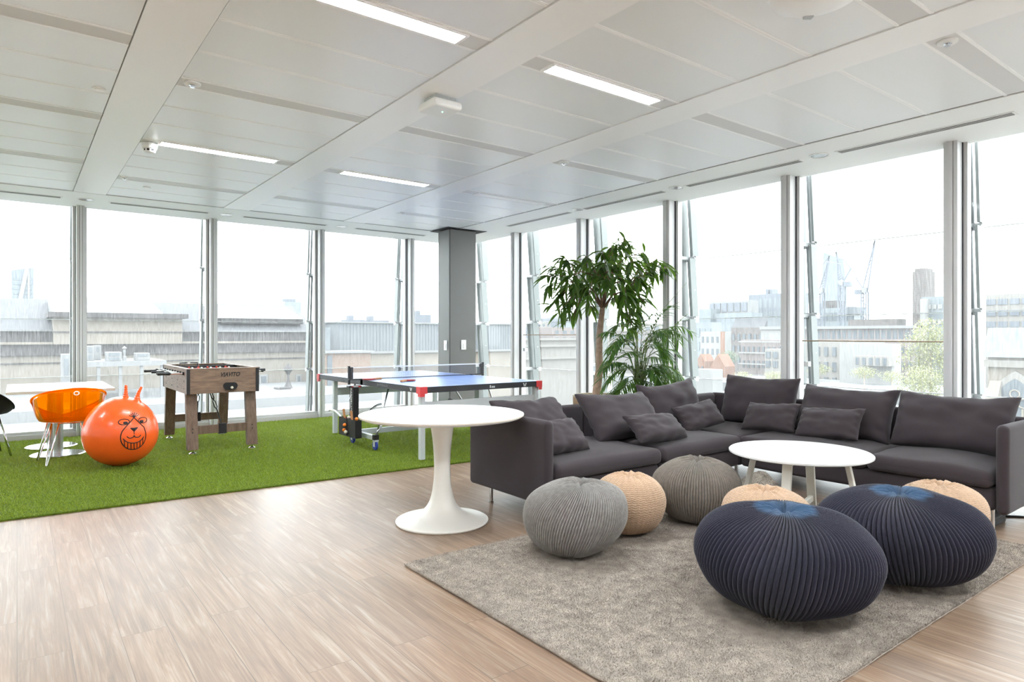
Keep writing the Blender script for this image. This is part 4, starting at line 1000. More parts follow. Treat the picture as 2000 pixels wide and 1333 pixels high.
# rods
rod_y = [fy0 + 0.16 + k * (fy1 - fy0 - 0.32) / 7 for k in range(8)]
men = [1, 2, 3, 5, 5, 3, 2, 1]; owner = [0, 0, 1, 0, 1, 0, 1, 1]
for k, y in enumerate(rod_y):
    z = fz1 - 0.055
    hside = -1 if owner[k] == 0 else 1
    off = 0.02 * math.sin(k * 2.3)
    xa, xb = (fx0 - 0.245 + off, fx1 + 0.10 + off) if hside < 0 else (fx0 - 0.10 + off, fx1 + 0.22 + off)
    rd = MB().tube([(xa, y, z), (xb, y, z)], 0.0075, 10).build('rod', 'chrome', ft, smooth=True)
    hx = (xa - 0.01, xa + 0.11) if hside < 0 else (xb - 0.11, xb + 0.01)
    MB().tube([(hx[0], y, z), (hx[0] + 0.01, y, z), (hx[0] + 0.05, y, z), (hx[1], y, z)], [0.011, 0.015, 0.013, 0.016], 12).build('handle', 'black_plastic', rd, smooth=True)
    MB().tube([((xb - 0.02) if hside < 0 else xa, y, z), (xb if hside < 0 else xa + 0.02, y, z)], 0.011, 10).build('end_cap', 'black_plastic', rd)
    bs = MB()
    for x in (fx0 - 0.008, fx1 + 0.008): bs.lathe([(0.017, -0.008), (0.017, 0.008)], (x, y, z), 14, 'X')
    bs.build('bearing', 'black_plastic', rd)
    n = men[k]
    for q in range(n):
        x = (fx0 + fx1) / 2 + (q - (n - 1) / 2) * (0.10 if n == 5 else 0.16) + off * 0.4
        pm = MB().lathe([(0.004, 0.045), (0.012, 0.040), (0.013, 0.030), (0.008, 0.021), (0.015, 0.016), (0.016, -0.012), (0.011, -0.02), (0.009, -0.055), (0.012, -0.066)], (x, y, z), 8)
        pm.build('player', 'player_red' if owner[k] else 'player_white', rd, smooth=True)
# scoring frames on the rim
for y in (fy0 + 0.62,):
    MB().tube([(fx0 + 0.02 + 0.06, y + 0.2, fz1), (fx0 + 0.08, y + 0.2, fz1 + 0.032), (fx0 + 0.16, y + 0.2, fz1 + 0.034)], 0.008, 8).build('score_counter', 'black_plastic', ft)
    MB().tube([(fx0 + 0.27, y + 0.2, fz1), (fx0 + 0.27, y + 0.2, fz1 + 0.032), (fx0 + 0.19, y + 0.2, fz1 + 0.034)], 0.008, 8).build('score_counter', 'black_plastic', ft)
    MB().box(fx0 + 0.03, fx1 - 0.03, y + 0.185, y + 0.215, fz1 - 0.03, fz1 - 0.001).build('cross_bar', 'black_plastic', ft)

# ================================================================== table tennis table
tx0, tx1, ty0, ty1, tz = 3.225, 4.795, 5.785, 8.605, 0.76
tt = thing('table_tennis_table', (4.01, 7.195, 0.02), 'blue topped rollaway table tennis table with net on the turf', 'table tennis table')
tyc = (ty0 + ty1) / 2
for a, b in ((ty0, tyc - 0.004), (tyc + 0.004, ty1)):
    hf = MB().box(tx0 + 0.004, tx1 - 0.004, a + 0.004, b - 0.004, tz - 0.02, tz).build('table_half', 'tt_blue', tt)
    fr = MB()
    fr.box(tx0, tx0 + 0.03, a, b, tz - 0.062, tz - 0.003).box(tx1 - 0.03, tx1, a, b, tz - 0.062, tz - 0.003).box(tx0, tx1, a, a + 0.03, tz - 0.062, tz - 0.003).box(tx0, tx1, b - 0.03, b, tz - 0.062, tz - 0.003)
    fr.build('edge_frame', 'tt_black', hf)
    ln = MB()
    ln.box(tx0 + 0.004, tx0 + 0.024, a + 0.004, b - 0.004, tz, tz + 0.0008).box(tx1 - 0.024, tx1 - 0.004, a + 0.004, b - 0.004, tz, tz + 0.0008)
    e = a if a == ty0 else b - 0.028
    ln.box(tx0 + 0.024, tx1 - 0.024, e + 0.004, e + 0.024, tz, tz + 0.0008).box((tx0 + tx1) / 2 - 0.0015, (tx0 + tx1) / 2 + 0.0015, a + 0.004, b - 0.004, tz, tz + 0.0007)
    ln.build('court_lines', 'white_print', hf)
    yc = a if a == ty0 else b
    for x in (tx0, tx1):
        c = Vector((x, yc, 0)); sx = 1 if x == tx0 else -1; sy = 1 if yc == ty0 else -1
        mb = MB(); mb.prism([(x - sx * 0.008, yc - sy * 0.008), (x + sx * 0.075, yc - sy * 0.008), (x + sx * 0.06, yc + sy * 0.02), (x + sx * 0.02, yc + sy * 0.06), (x - sx * 0.008, yc + sy * 0.075)], 'Z', tz - 0.068, tz + 0.002)
        mb.prism([(x - sx * 0.006, yc - sy * 0.006), (x + sx * 0.045, yc - sy * 0.006), (x - sx * 0.006, yc + sy * 0.045)], 'Z', tz - 0.098, tz - 0.066)
        mb.build('corner_guard', 'red_plastic', hf)
# marks on the edge
def butterfly(c, ax, up, out, s, parent):
    mb = MB()
    for sg in (-1, 1):
        w = [(0.1, -0.2), (0.5, 0.75), (1.0, 0.8), (0.95, 0.2), (0.55, -0.05), (0.75, -0.45), (0.4, -0.8), (0.12, -0.55)]
        pts = [c + ax * (sg * u * s) + up * (v * s) for u, v in w]; n = len(pts)
        mb.add(pts + [p + out * 0.001 for p in pts], [tuple(range(n, 2 * n)), tuple(reversed(range(n)))] + [(i, (i + 1) % n, n + (i + 1) % n, n + i) for i in range(n)])
    return mb.build('butterfly_mark', 'white_print', parent)
ZU = Vector((0, 0, 1))
butterfly(Vector((tx0 - 0.0005, ty0 + 0.20, tz - 0.033)), Vector((0, -1, 0)), ZU, Vector((-1, 0, 0)), 0.022, tt)
butterfly(Vector((tx1 - 0.24, ty0 - 0.0005, tz - 0.033)), Vector((1, 0, 0)), ZU, Vector((0, -1, 0)), 0.024, tt)
text('lettering', 'Spirit Rollaway 16', 0.036, 'grey_print', tt, Matrix.Translation((tx0 - 0.001, ty0 + 0.86, tz - 0.033)) @ Matrix.Rotation(-PI / 2, 4, 'Z') @ Matrix.Rotation(PI / 2, 4, 'X'), 0.0006)
text('lettering', 'Spirit Rollaway 16', 0.036, 'grey_print', tt, Matrix.Translation((tx0 - 0.001, ty1 - 0.95, tz - 0.033)) @ Matrix.Rotation(-PI / 2, 4, 'Z') @ Matrix.Rotation(PI / 2, 4, 'X'), 0.0006)
pb = MB(); 
for k, dx in enumerate((0, 0.022, 0.034, 0.046, 0.058)): pb.box(tx1 - 0.72 + dx, tx1 - 0.72 + dx + (0.012 if k == 0 else 0.008), ty0 - 0.0012, ty0 - 0.0002, tz - 0.047, tz - (0.018 if k == 0 else 0.028))
pb.build('small_mark', 'white_print', tt)
# net
nx0, nx1, ny = tx0 - 0.155, tx1 + 0.155, tyc
nt_ = thing('table_tennis_net', ((nx0 + nx1) / 2, ny, tz), 'table tennis net with white top tape clamped across the blue table', 'net')
MB().box(nx0 + 0.02, nx1 - 0.02, ny - 0.003, ny + 0.003, tz + 0.138, tz + 0.152).build('top_tape', 'net_white', nt_)
mb = MB()
k = 0
xx = nx0 + 0.03
while xx < nx1 - 0.03:
    mb.box(xx, xx + 0.0016, ny - 0.0007, ny + 0.0007, tz + 0.010, tz + 0.139); xx += 0.014
for zz in np.arange(tz + 0.014, tz + 0.138, 0.014): mb.box(nx0 + 0.03, nx1 - 0.03, ny - 0.0007, ny + 0.0007, zz, zz + 0.0014)
mb.build('mesh', 'net_mesh', nt_)
MB().box(nx0 + 0.03, nx1 - 0.03, ny - 0.002, ny + 0.002, tz + 0.003, tz + 0.012).build('bottom_cord', 'tt_black', nt_)
for x, s in ((nx0, 1), (nx1, -1)):
    MB().box(x - 0.012, x + 0.012, ny - 0.012, ny + 0.012, tz - 0.05, tz + 0.165).box(x + s * 0.012, x + s * 0.045, ny - 0.018, ny + 0.018, tz - 0.0, tz + 0.15).build('post', 'tt_black', nt_, bevel=0.002)
    cl = MB().box(x - 0.015, x + s * 0.19, ny - 0.035, ny + 0.035, tz + 0.001, tz + 0.014).box(x - 0.015, x + s * 0.14, ny - 0.035, ny + 0.035, tz - 0.085, tz - 0.066).build('clamp', 'tt_black', nt_)
    MB().box(x + s * 0.02, x + s * 0.13, ny - 0.0368, ny - 0.0352, tz - 0.082, tz - 0.069).build('maker_badge', 'red_plastic', cl)
mb = MB().tube([(nx0 + 0.01, ny - 0.02, tz - 0.05), (nx0 + 0.012, ny - 0.03, tz - 0.12), (nx0 - 0.0, ny - 0.045, tz - 0.19), (nx0 - 0.03, ny - 0.05, tz - 0.23)], 0.003, 6).build('cord', 'net_white', nt_)
# legs
for x in (tx0 + 0.045, tx1 - 0.045):
    for y in (ty0 + 0.055, ty1 - 0.50):
        MB().box(x - 0.026, x + 0.026, y - 0.026, y + 0.026, 0.022, tz - 0.062).build('leg', 'tt_grey', tt, bevel=0.003)
for y in (ty0 + 0.055, ty1 - 0.50):
    MB().box(tx0 + 0.05, tx1 - 0.05, y - 0.012, y + 0.012, tz - 0.25, tz - 0.155).build('cross_rail', 'tt_grey', tt, bevel=0.003)
# carriage
for x in (tx0 - 0.09, tx1 + 0.09):
    ps = MB().box(x - 0.03, x + 0.03, tyc - 0.05, tyc + 0.05, 0.17, tz - 0.07).build('upright', 'tt_grey', tt, bevel=0.003)
    if x < 4:
        MB().box(x - 0.034, x + 0.031, tyc - 0.056, tyc - 0.050, 0.27, tz - 0.08).box(x - 0.036, x - 0.030, tyc - 0.05, tyc + 0.05, 0.27, tz - 0.08).build('black_cover', 'matt_black', ps)
        text('lettering', 'BUTTERFLY', 0.047, 'white_print', ps, Matrix.Translation((x - 0.037, tyc, 0.505)) @ Matrix.Rotation(-PI / 2, 4, 'Z') @ Matrix.Rotation(PI / 2, 4, 'X') @ Matrix.Rotation(PI / 2, 4, 'Z'), 0.0006, 0, 0.001, 1.05)
        butterfly(Vector((x - 0.037, tyc, 0.66)), Vector((0, -1, 0)), ZU, Vector((-1, 0, 0)), 0.02, ps)
    MB().bar((x, tyc - 0.57, 0.155), (x, tyc + 0.05, 0.155), 0.05, 0.05).build('base_rail', 'tt_grey', tt, bevel=0.003)
    for sy, yb in ((-1, tyc - 0.57), (1, tyc + 0.03)):
        w = MB().box(x - 0.022, x + 0.022, yb - 0.03, yb + 0.03, 0.115, 0.135)
        w.box(x - 0.022, x - 0.018, yb - 0.02, yb + 0.02, 0.06, 0.118).box(x + 0.018, x + 0.022, yb - 0.02, yb + 0.02, 0.06, 0.118)
        cs = w.build('castor', 'tt_grey', tt)
        MB().lathe([(0.022, -0.014), (0.048, -0.013), (0.055, -0.007), (0.055, 0.007), (0.048, 0.013), (0.022, 0.014)], (x, yb + 0.01, 0.075), 28, 'X').build('tyre', 'wheel_blue', cs)
        MB().lathe([(0.024, -0.0155), (0.024, 0.0155)], (x, yb + 0.01, 0.075), 20, 'X').build('hub', 'black_plastic', cs)
        MB().box(x - 0.028, x + 0.028, yb - 0.025, yb + 0.025, 0.135, 0.19).build('end_cap', 'black_plastic', cs)
        # curved brace and straight strut
        pts = [Vector((x + 0.02, yb - sy * 0.03, 0.20)) + Vector(((0.40 if x < 4 else -0.40) * u, 0.16 * u, 0.24 * math.sin(u * PI / 2))) for u in np.linspace(0, 1, 14)]
        MB().tube(pts, 0.012, 10).build('curved_brace', 'brushed_steel', tt, smooth=True)
        MB().tube([(x + (0.03 if x < 4 else -0.03), yb + 0.04, 0.18), (x + (0.22 if x < 4 else -0.22), yb + (0.10 if sy < 0 else 0.45), tz - 0.02)], 0.010, 10).build('strut', 'brushed_steel', tt, smooth=True)
MB().bar((tx0 - 0.09, tyc - 0.12, 0.168), (tx1 + 0.09, tyc - 0.12, 0.168), 0.05, 0.06).build('cross_beam', 'tt_grey', tt, bevel=0.003)
# ball and bat holder hanging outside the upright
hx = tx0 - 0.215
hb = MB()
hy0, hy1 = tyc - 0.40, tyc + 0.06
mid = (hy0 + hy1) / 2
for a, b, tilt in ((hy0, mid - 0.006, -1), (mid + 0.006, hy1, 1)):
    for xx in (hx - 0.038, hx + 0.034): hb.box(xx, xx + 0.004, a, b, 0.140, 0.340)
    hb.box(hx - 0.034, hx + 0.034, a, a + 0.004, 0.140, 0.340); hb.box(hx - 0.034, hx + 0.034, b - 0.004, b, 0.140, 0.340); hb.box(hx - 0.034, hx + 0.034, a, b, 0.140, 0.145)
hb.box(hx + 0.038, tx0 - 0.10, tyc - 0.04, tyc + 0.02, 0.24, 0.30)
hb.build('bat_holder', 'matt_black', tt)
MB().tube([(hx, hy1 - 0.02, 0.315), (hx - 0.01, hy1 + 0.06, 0.355), (hx - 0.015, hy1 + 0.17, 0.390), (hx - 0.02, hy1 + 0.30, 0.390), (hx - 0.02, hy1 + 0.34, 0.375)], 0.011, 10).build('lift_handle', 'white_metal', tt, smooth=True)
def small_ball(x, y, z, m, lab):
    tag(MB().lathe([(0.002, -0.02), (0.0115, -0.0164), (0.0186, -0.0074), (0.02, 0), (0.0186, 0.0074), (0.0115, 0.0164), (0.002, 0.02)], (x, y, z), 18).build('table_tennis_ball', m, smooth=True), lab, 'ball', 'balls in the bat holder')
small_ball(hx, hy0 + 0.05, 0.350, 'ball_orange_small', 'orange ball on top of the black bat holder'); small_ball(hx, mid + 0.035, 0.347, 'ball_white', 'pale ball on top of the black bat holder')
small_ball(hx - 0.06, mid + 0.012, 0.270, 'ball_orange_small', 'upper orange ball showing at the front of the black bat holder'); small_ball(hx - 0.06, mid + 0.03, 0.210, 'ball_orange_small', 'lower orange ball showing at the front of the black bat holder')
small_ball(hx - 0.06, mid - 0.02, 0.193, 'ball_white', 'pale ball showing at the front of the black bat holder')
rc = MB()
for y, z in ((mid + 0.012, 0.270), (mid + 0.03, 0.210), (mid - 0.02, 0.193)): rc.box(hx - 0.062, hx - 0.038, y - 0.012, y + 0.012, z - 0.026, z - 0.0205)
rc.build('ball_clip', 'matt_black', tt)
def bat(loc, mtx, lab):
    t = thing('table_tennis_bat', loc, lab, 'bat', 'table tennis bats'); mt = Matrix.Translation(loc) @ mtx
    pr = [(0.074 * math.sin(a), 0.078 * -math.cos(a) + 0.085) for a in np.linspace(0.35, 2 * PI - 0.35, 32)]
    MB().prism(pr, 'Y', -0.006, 0.006).xform(mt).build('blade', 'bat_red', t)
    MB().prism([(-0.013, 0.02), (0.013, 0.02), (0.012, -0.06), (0.015, -0.10), (-0.015, -0.10), (-0.012, -0.06)], 'Y', -0.011, 0.011).xform(mt).build('handle', 'bat_wood', t, bevel=0.003)
    return t
RX_, RY_, RZ_ = (lambda a: Matrix.Rotation(math.radians(a), 4, 'X')), (lambda a: Matrix.Rotation(math.radians(a), 4, 'Y')), (lambda a: Matrix.Rotation(math.radians(a), 4, 'Z'))
bat((hx, hy1 - 0.075, 0.335), RX_(-18) @ RZ_(90) @ RX_(180), 'red bat standing handle up at the lifted end of the holder')
bat((hx, mid - 0.055, 0.33), RX_(-14) @ RZ_(90) @ RX_(180), 'bat with wooden handle standing up in the holder half under the pedestal table')
bat((tx0 + 0.12, tyc - 0.10, tz + 0.012), RZ_(-75) @ RX_(90), 'bat lying flat by the net post on the blue table')
bat((tx0 + 0.26, tyc - 0.60, tz + 0.012), RZ_(125) @ RX_(90), 'bat lying flat nearer the red corner of the blue table')
# turf pile
blades('grass_blades', 'turf_blade', tf, 340000, (-2.2, 5.18, 5.43, TYb), lambda x, y: 0.010 if y > turf_front(x) + 0.004 else -0.5, 0.017, 0.0045, 0.9)
# ================================================================== plants
def leaf_quads(vs, fs, base, dirv, nrm, L, W, droop=0.3):
    """pointed, folded leaf of 6 segments starting at base"""
    d = dirv.normalized(); s = d.cross(nrm)
    if s.length < 1e-4: s = d.cross(Vector((1, 0, 0)))
    s.normalize(); n = s.cross(d).normalized(); o = len(vs); k = 5
    for i in range(k + 1):
        u = i / k; w = W * 0.5 * (math.sin(PI * min(1, u * 0.96 + 0.04)) ** 0.8) * (1 - 0.25 * u)
        c = base + d * (L * u) - Vector((0, 0, 1)) * (droop * L * u * u)
        vs += [c - s * w + n * w * 0.35, c, c + s * w + n * w * 0.35]
    for i in range(k):
        a = o + i * 3; fs += [(a, a + 1, a + 4, a + 3), (a + 1, a + 2, a + 5, a + 4)]
def pot(t, x, y, r, h, m):
    MB().lathe([(r * 0.90, 0.0), (r * 0.97, 0.02), (r, h - 0.05), (r, h), (r - 0.025, h), (r - 0.03, h - 0.10), (0.02, h - 0.105)], (x, y, 0), 64).build('pot', m, t)
    MB().lathe([(r + 0.003, h - 0.018), (r + 0.003, h + 0.002), (r - 0.027, h + 0.002), (r - 0.027, h - 0.05)], (x, y, 0), 64).build('pot_rim', 'pot_rim', t)
    MB().lathe([(r - 0.03, h - 0.08), (0.01, h - 0.06)], (x, y, 0), 32).build('soil', 'soil', t)
TD = 7.84
tp = atD(1168, 772, TD)
tree = thing('potted_ficus_tree', (tp.x, tp.y, 0), 'tall potted tree with bare trunk and umbrella of long leaves behind the sofa', 'plant')
pot(tree, tp.x + 0.0, tp.y, 0.30, 0.567, 'pot_wood')
rr = random.Random(11)
trunk = [atD(1164, 790, TD), atD(1166, 760, TD), atD(1171, 720, TD), atD(1170, 690, TD), atD(1171, 655, TD), atD(1174, 625, TD), atD(1177, 600, TD)]
MB().tube(trunk, [0.054, 0.051, 0.046, 0.042, 0.039, 0.035, 0.030], 14).build('trunk', 'bark', tree, smooth=True)
fork = trunk[-1]
# branch tips surveyed over the crown, with their own depths
tips = [(1075, 520, .2), (1068, 560, -.2), (1085, 585, .1), (1105, 545, -.4), (1108, 600, 0.25), (1125, 515, .4), (1130, 560, -.1), (1120, 620, -.15), (1098, 500, -.05), (1143, 500, -.35), (1160, 530, .45), (1150, 580, -.5),
        (1175, 490, .1), (1185, 515, -.45), (1195, 480, .3), (1210, 470, -.1), (1230, 480, .2), (1240, 500, -.3), (1215, 520, .5), (1262, 492, .05), (1285, 505, -.15), (1300, 512, .1), (1280, 530, .3), (1260, 540, -.35), (1245, 560, .15),
        (1225, 580, -.45), (1258, 590, .0), (1200, 590, .35), (1210, 610, -.1), (1240, 610, .2), (1235, 640, -.05), (1190, 560, -.6), (1165, 560, .55), (1155, 605, .3), (1215, 545, -.6), (1270, 560, .2), (1140, 535, .65), (1205, 500, .7), (1175, 545, .0), (1095, 565, .35), (1255, 515, .5), (1078, 598, .1), (1092, 612, -.2), (1112, 628, .15), (1232, 648, .1), (1252, 622, -.2), (1216, 640, .2), (1066, 540, .0), (1308, 522, -.05), (1222, 468, .15)]
bm_ = MB(); lv, lf = [], []
hubs = [atD(1150, 560, TD - .1), atD(1195, 555, TD + .1), atD(1185, 535, TD + .25), atD(1165, 540, TD - .3), atD(1215, 570, TD - .1), atD(1135, 560, TD + .1)]
for h in hubs:
    m = (fork + h) / 2 + Vector((0, 0, 0.05)); bm_.tube([fork - Vector((0, 0, 0.03)), m, h], [0.017, 0.012, 0.009], 8)
for (px, py, dd) in tips:
    tip = atD(px, py, TD + dd); h = min(hubs, key=lambda q: (q - tip).length)
    mid = (h * 0.5 + tip * 0.5) + Vector((0, 0, 0.07))
    bm_.tube([h, mid, tip], [0.008, 0.006, 0.0035], 6)
    out = (tip - Vector((fork.x, fork.y, tip.z))); out.z = 0
    if out.length < 1e-3: out = Vector((1, 0, 0))
    out.normalize()
    for q in range(rr.randint(16, 20)):
        u = rr.random(); b = mid.lerp(tip, 0.2 + 0.8 * u) if rr.random() < 0.75 else h.lerp(mid, rr.random())
        a = rr.uniform(0, 2 * PI); rad = Vector((math.cos(a), math.sin(a), 0))
        d = rad * 0.75 + out * 0.6 + Vector((0, 0, rr.uniform(-0.95, 0.35)))
        if py < 500 and rr.random() < 0.2: d.z = rr.uniform(0.1, 0.5)
        leaf_quads(lv, lf, b + rad * 0.01, d, Vector((rr.uniform(-.4, .4), rr.uniform(-.4, .4), 1)), rr.uniform(0.14, 0.22), rr.uniform(0.042, 0.058), rr.uniform(0.2, 0.55))
bm_.build('branches', 'twig', tree, smooth=True)
MB().add(lv, lf).build('foliage', 'ficus_leaf', tree, smooth=True)
# palm
PD = 7.41
pq = atD(1247, 800, PD)
palm = thing('potted_palm', (pq.x, pq.y, 0), 'bushy bamboo palm with fine arching fronds between tree and sofa corner', 'plant')
pot(palm, pq.x, pq.y, 0.22, 0.50, 'pot_wood')
cm = MB(); lv, lf = [], []
fr = [(1232, 700, 1190, 690, 1178, 720, 0.2), (1240, 690, 1205, 640, 1182, 650, -.1), (1250, 680, 1275, 640, 1300, 655, .2), (1255, 690, 1300, 620, 1345, 645, .1), (1245, 650, 1262, 620, 1282, 612, -.2), (1262, 700, 1300, 670, 1322, 690, -.1), (1238, 720, 1205, 715, 1182, 752, .1),
      (1260, 715, 1300, 715, 1330, 740, .25), (1250, 700, 1225, 660, 1200, 675, .3), (1245, 690, 1232, 640, 1210, 625, 0), (1265, 660, 1290, 610, 1310, 600, -.2), (1258, 730, 1285, 735, 1302, 762, -.2), (1235, 735, 1210, 742, 1192, 772, -.15), (1252, 670, 1258, 630, 1240, 612, .1), (1270, 690, 1302, 650, 1330, 625, .3),
      (1248, 720, 1262, 690, 1288, 700, -.3), (1242, 730, 1222, 700, 1198, 712, -.25), (1240, 670, 1220, 650, 1192, 700, .0), (1258, 680, 1280, 660, 1296, 700, -.15), (1250, 740, 1236, 735, 1214, 765, -.3), (1256, 745, 1272, 745, 1290, 772, -.3), (1246, 705, 1240, 680, 1226, 690, -.35)]
for _k in range(20):
    a_ = rr.uniform(1200, 1300); s_ = 1 if a_ > 1247 else -1; e_ = rr.uniform(30, 62)
    yy = rr.uniform(640, 735); fr.append((1247 + (a_ - 1247) * 0.35, yy + 15, 1247 + (a_ - 1247) * 0.6 + s_ * e_ * 0.4, yy - 28, 1247 + (a_ - 1247) * 0.5 + s_ * e_, yy + rr.uniform(-5, 30), rr.uniform(-.4, .35)))
for i, (ax, ay, bx_, by_, cx_, cy_, dd) in enumerate(fr):
    root = Vector((pq.x + rr.uniform(-.08, .08), pq.y + rr.uniform(-.08, .08), 0.44)); a = atD(ax, ay, PD + dd * 0.4); b = atD(bx_, by_, PD + dd); c = atD(cx_, cy_, PD + dd * 1.3)
    cm.tube([root, root.lerp(a, 0.5) + Vector((0.01, 0, 0)), a], [0.008, 0.007, 0.005], 7)
    pts = [(1 - u) ** 2 * a + 2 * u * (1 - u) * b + u * u * c for u in [i_ / 12 for i_ in range(13)]]
    cm.tube(pts, [0.004] * 6 + [0.003] * 7, 5)
    for k in range(2, 13):
        p = pts[k]; tg = (pts[k] - pts[k - 1]).normalized(); sd = tg.cross(Vector((0, 0, 1)))
        if sd.length < 1e-3: sd = Vector((1, 0, 0))
        sd.normalize()
        for s in (-1, 1):
            d = tg * 0.75 + sd * s * 0.75 + Vector((0, 0, rr.uniform(-.35, .1)))
            leaf_quads(lv, lf, p, d, Vector((0, 0, 1)), rr.uniform(0.13, 0.20) * (1.1 - 0.35 * abs(k / 12 - 0.45)), rr.uniform(0.020, 0.031), 0.35)
    leaf_quads(lv, lf, pts[-1], (pts[-1] - pts[-2]), Vector((0, 0, 1)), 0.14, 0.02, 0.05)
sp = [atD(1262, 690, PD), atD(1290, 610, PD + .1), atD(1347, 546, PD + .25)]
cm.tube(sp, [0.004, 0.003, 0.0015], 5)
for (px, py, dx, dz) in ((1185, 735, -1, -.4), (1215, 760, -1, -.2), (1290, 738, 1, -.1), (1300, 752, 1, -.3), (1240, 745, .5, .1), (1225, 752, -.6, -.2), (1270, 760, .8, 0)):
    b = atD(px, py, PD - .25); leaf_quads(lv, lf, b, Vector((RT[0] * dx, RT[1] * dx, dz)), Vector((0, 0, 1)), 0.20, 0.055, 0.35)
    cm.tube([Vector((pq.x, pq.y, 0.45)), (Vector((pq.x, pq.y, 0.62)) + b) / 2, b], 0.0035, 5)
cm.build('canes', 'cane', palm, smooth=True); MB().add(lv, lf).build('fronds', 'palm_leaf', palm, smooth=True)

# ================================================================== small things under the sofa
wy = 1.70
w = thing('floor_monitor', (5.25, wy, 0), 'black wedge shaped floor unit with two bolts beside the sofa leg', 'floor unit')
mb = MB().prism([(wy - 0.16, 0.001), (wy + 0.12, 0.001), (wy + 0.12, 0.115), (wy - 0.07, 0.115), (wy - 0.16, 0.055)], 'X', 5.17, 5.42); mb.build('body', 'matt_black', w, bevel=0.004)
bt = MB()
for y, z in ((wy - 0.12, 0.028), (wy - 0.02, 0.04)): bt.lathe([(0.006, -0.003), (0.006, 0.003)], (5.168, y, z), 10, 'X')
bt.build('bolt', 'brushed_steel', w)
cb = [(5.45, 1.70, 0.006), (5.62, 1.52, 0.006), (5.75, 1.34, 0.006), (5.95, 1.22, 0.006), (6.05, 0.9, 0.006), (6.0, 0.4, 0.006)]
tag(MB().tube(cb, 0.006, 8).build('floor_cable', 'cable', smooth=True), 'dark cable running along the floor past the end armrest', 'cable')
cb = [(5.30, 2.62, 0.006), (5.14, 2.60, 0.006), (5.02, 2.52, 0.006), (5.03, 2.42, 0.006), (5.16, 2.44, 0.007), (5.3, 2.40, 0.006)]
tag(MB().tube(cb, 0.005, 8).build('floor_cable', 'cable', smooth=True), 'short loop of black cable peeping from under the sofa behind the coffee table', 'cable')

# ================================================================== the town outside
GZ = -18.0
tag(MB().box(-700, 1500, -900, 1500, GZ - 1, GZ).build('ground', 'ground_grey'), 'pale hazy ground between the town buildings', 'ground', kind='structure')
def slabY(px0, px1, py0, py1, Y, depth):
    """box whose face lies in the plane Y; extents surveyed along that face"""
    x0, _ = onY(px0, py0, Y); x1, _ = onY(px1, py0, Y); pm = (px0 + px1) / 2
    return (x0, x1, Y, Y + depth, onY(pm, py1, Y)[1], onY(pm, py0, Y)[1])
def slabX(px0, px1, py0, py1, X, depth):
    y0, _ = onX(px1, py0, X); y1, _ = onX(px0, py0, X); pm = (px0 + px1) / 2
    depth = min(depth, 0.03 * X)
    return (X, X + depth, y0, y1, onX(pm, py1, X)[1], onX(pm, py0, X)[1])
def bld(name, lab, b, m, cat='building', base=GZ, group=None):
    t = thing(name, ((b[0] + b[1]) / 2, (b[2] + b[3]) / 2, base), lab, cat, group)
    MB().box(b[0], b[1], b[2], b[3], base, b[5]).build('walls', m, t); return t
def windows(t, b, face, nx, nz, z0, z1, m='window_dark', fx=0.6, fz=0.6, rec=0.04, name='window'):
    for i in range(nx):
        for j in range(nz):
            za = z0 + (z1 - z0) * (j + 0.5 - fz / 2) / nz; zb = z0 + (z1 - z0) * (j + 0.5 + fz / 2) / nz
            if face == 'Y':
                w = (b[1] - b[0]) / nx; xa = b[0] + w * (i + 0.5 - fx / 2); MB().box(xa, xa + w * fx, b[2] - rec, b[2] + 0.05, za, zb).build(name, m, t)
            else:
                w = (b[3] - b[2]) / nx; ya = b[2] + w * (i + 0.5 - fx / 2); MB().box(b[0] - rec, b[0] + 0.05, ya, ya + w * fx, za, zb).build(name, m, t)
def part(t, name, b, m): return MB().box(*b).build(name, m, t)
def hY(py, px, Y): return onY(px, py, Y)[1]

# far windows: station-like hall across the flat roof
Y0 = 50.0
b = slabY(-260, 628, 640, 760, Y0, 14)
hall = thing('stone_hall', ((b[0] + b[1]) / 2, Y0, GZ), 'long cream stone hall with slate roof and dark weathered cornices beyond the flat roof', 'building')
ZT = hY(592, 250, Y0)
part(hall, 'walls', (b[0], b[1], Y0, Y0 + 14, GZ, hY(692, 250, Y0)), 'stone_cream')
part(hall, 'frieze', (b[0], b[1], Y0 - 0.25, Y0 + 14, hY(692, 250, Y0), hY(672, 250, Y0)), 'stone_dark')
part(hall, 'ledge', (b[0], b[1], Y0 - 0.5, Y0 + 14, hY(672, 250, Y0), hY(668, 250, Y0)), 'stone_cream')
part(hall, 'attic_wall', (b[0], b[1], Y0 + 0.5, Y0 + 14, hY(668, 250, Y0), hY(648, 250, Y0)), 'stone_dark')
part(hall, 'gutter', (b[0], b[1], Y0 + 0.2, Y0 + 1.5, hY(648, 250, Y0), hY(645, 250, Y0)), 'pale_sheet')
zr0, zr1 = hY(645, 250, Y0), hY(602, 250, Y0) + 0.75
MB().prism([(Y0 + 0.5, zr0), (Y0 + 7, zr1), (Y0 + 14, zr0)], 'X', b[0], b[1]).build('slate_roof', 'slate', hall)
c = slabY(105, 356, 615, 672, Y0 - 0.7, 5)
part(hall, 'centre_block', (c[0], c[1], Y0 - 0.7, Y0 + 5, hY(672, 250, Y0), hY(622, 250, Y0)), 'stone_cream')
part(hall, 'centre_cornice', (c[0] - 0.3, c[1] + 0.3, Y0 - 1.2, Y0 + 5, hY(622, 250, Y0), hY(613, 250, Y0)), 'stone_dark')
MB().prism([(Y0 - 1.0, hY(613, 250, Y0)), (Y0 + 5.5, hY(590, 250, Y0) + 0.55), (Y0 + 8, hY(613, 250, Y0))], 'X', c[0] - 0.1, c[1] - 1.2).build('centre_roof', 'pale_sheet', hall)
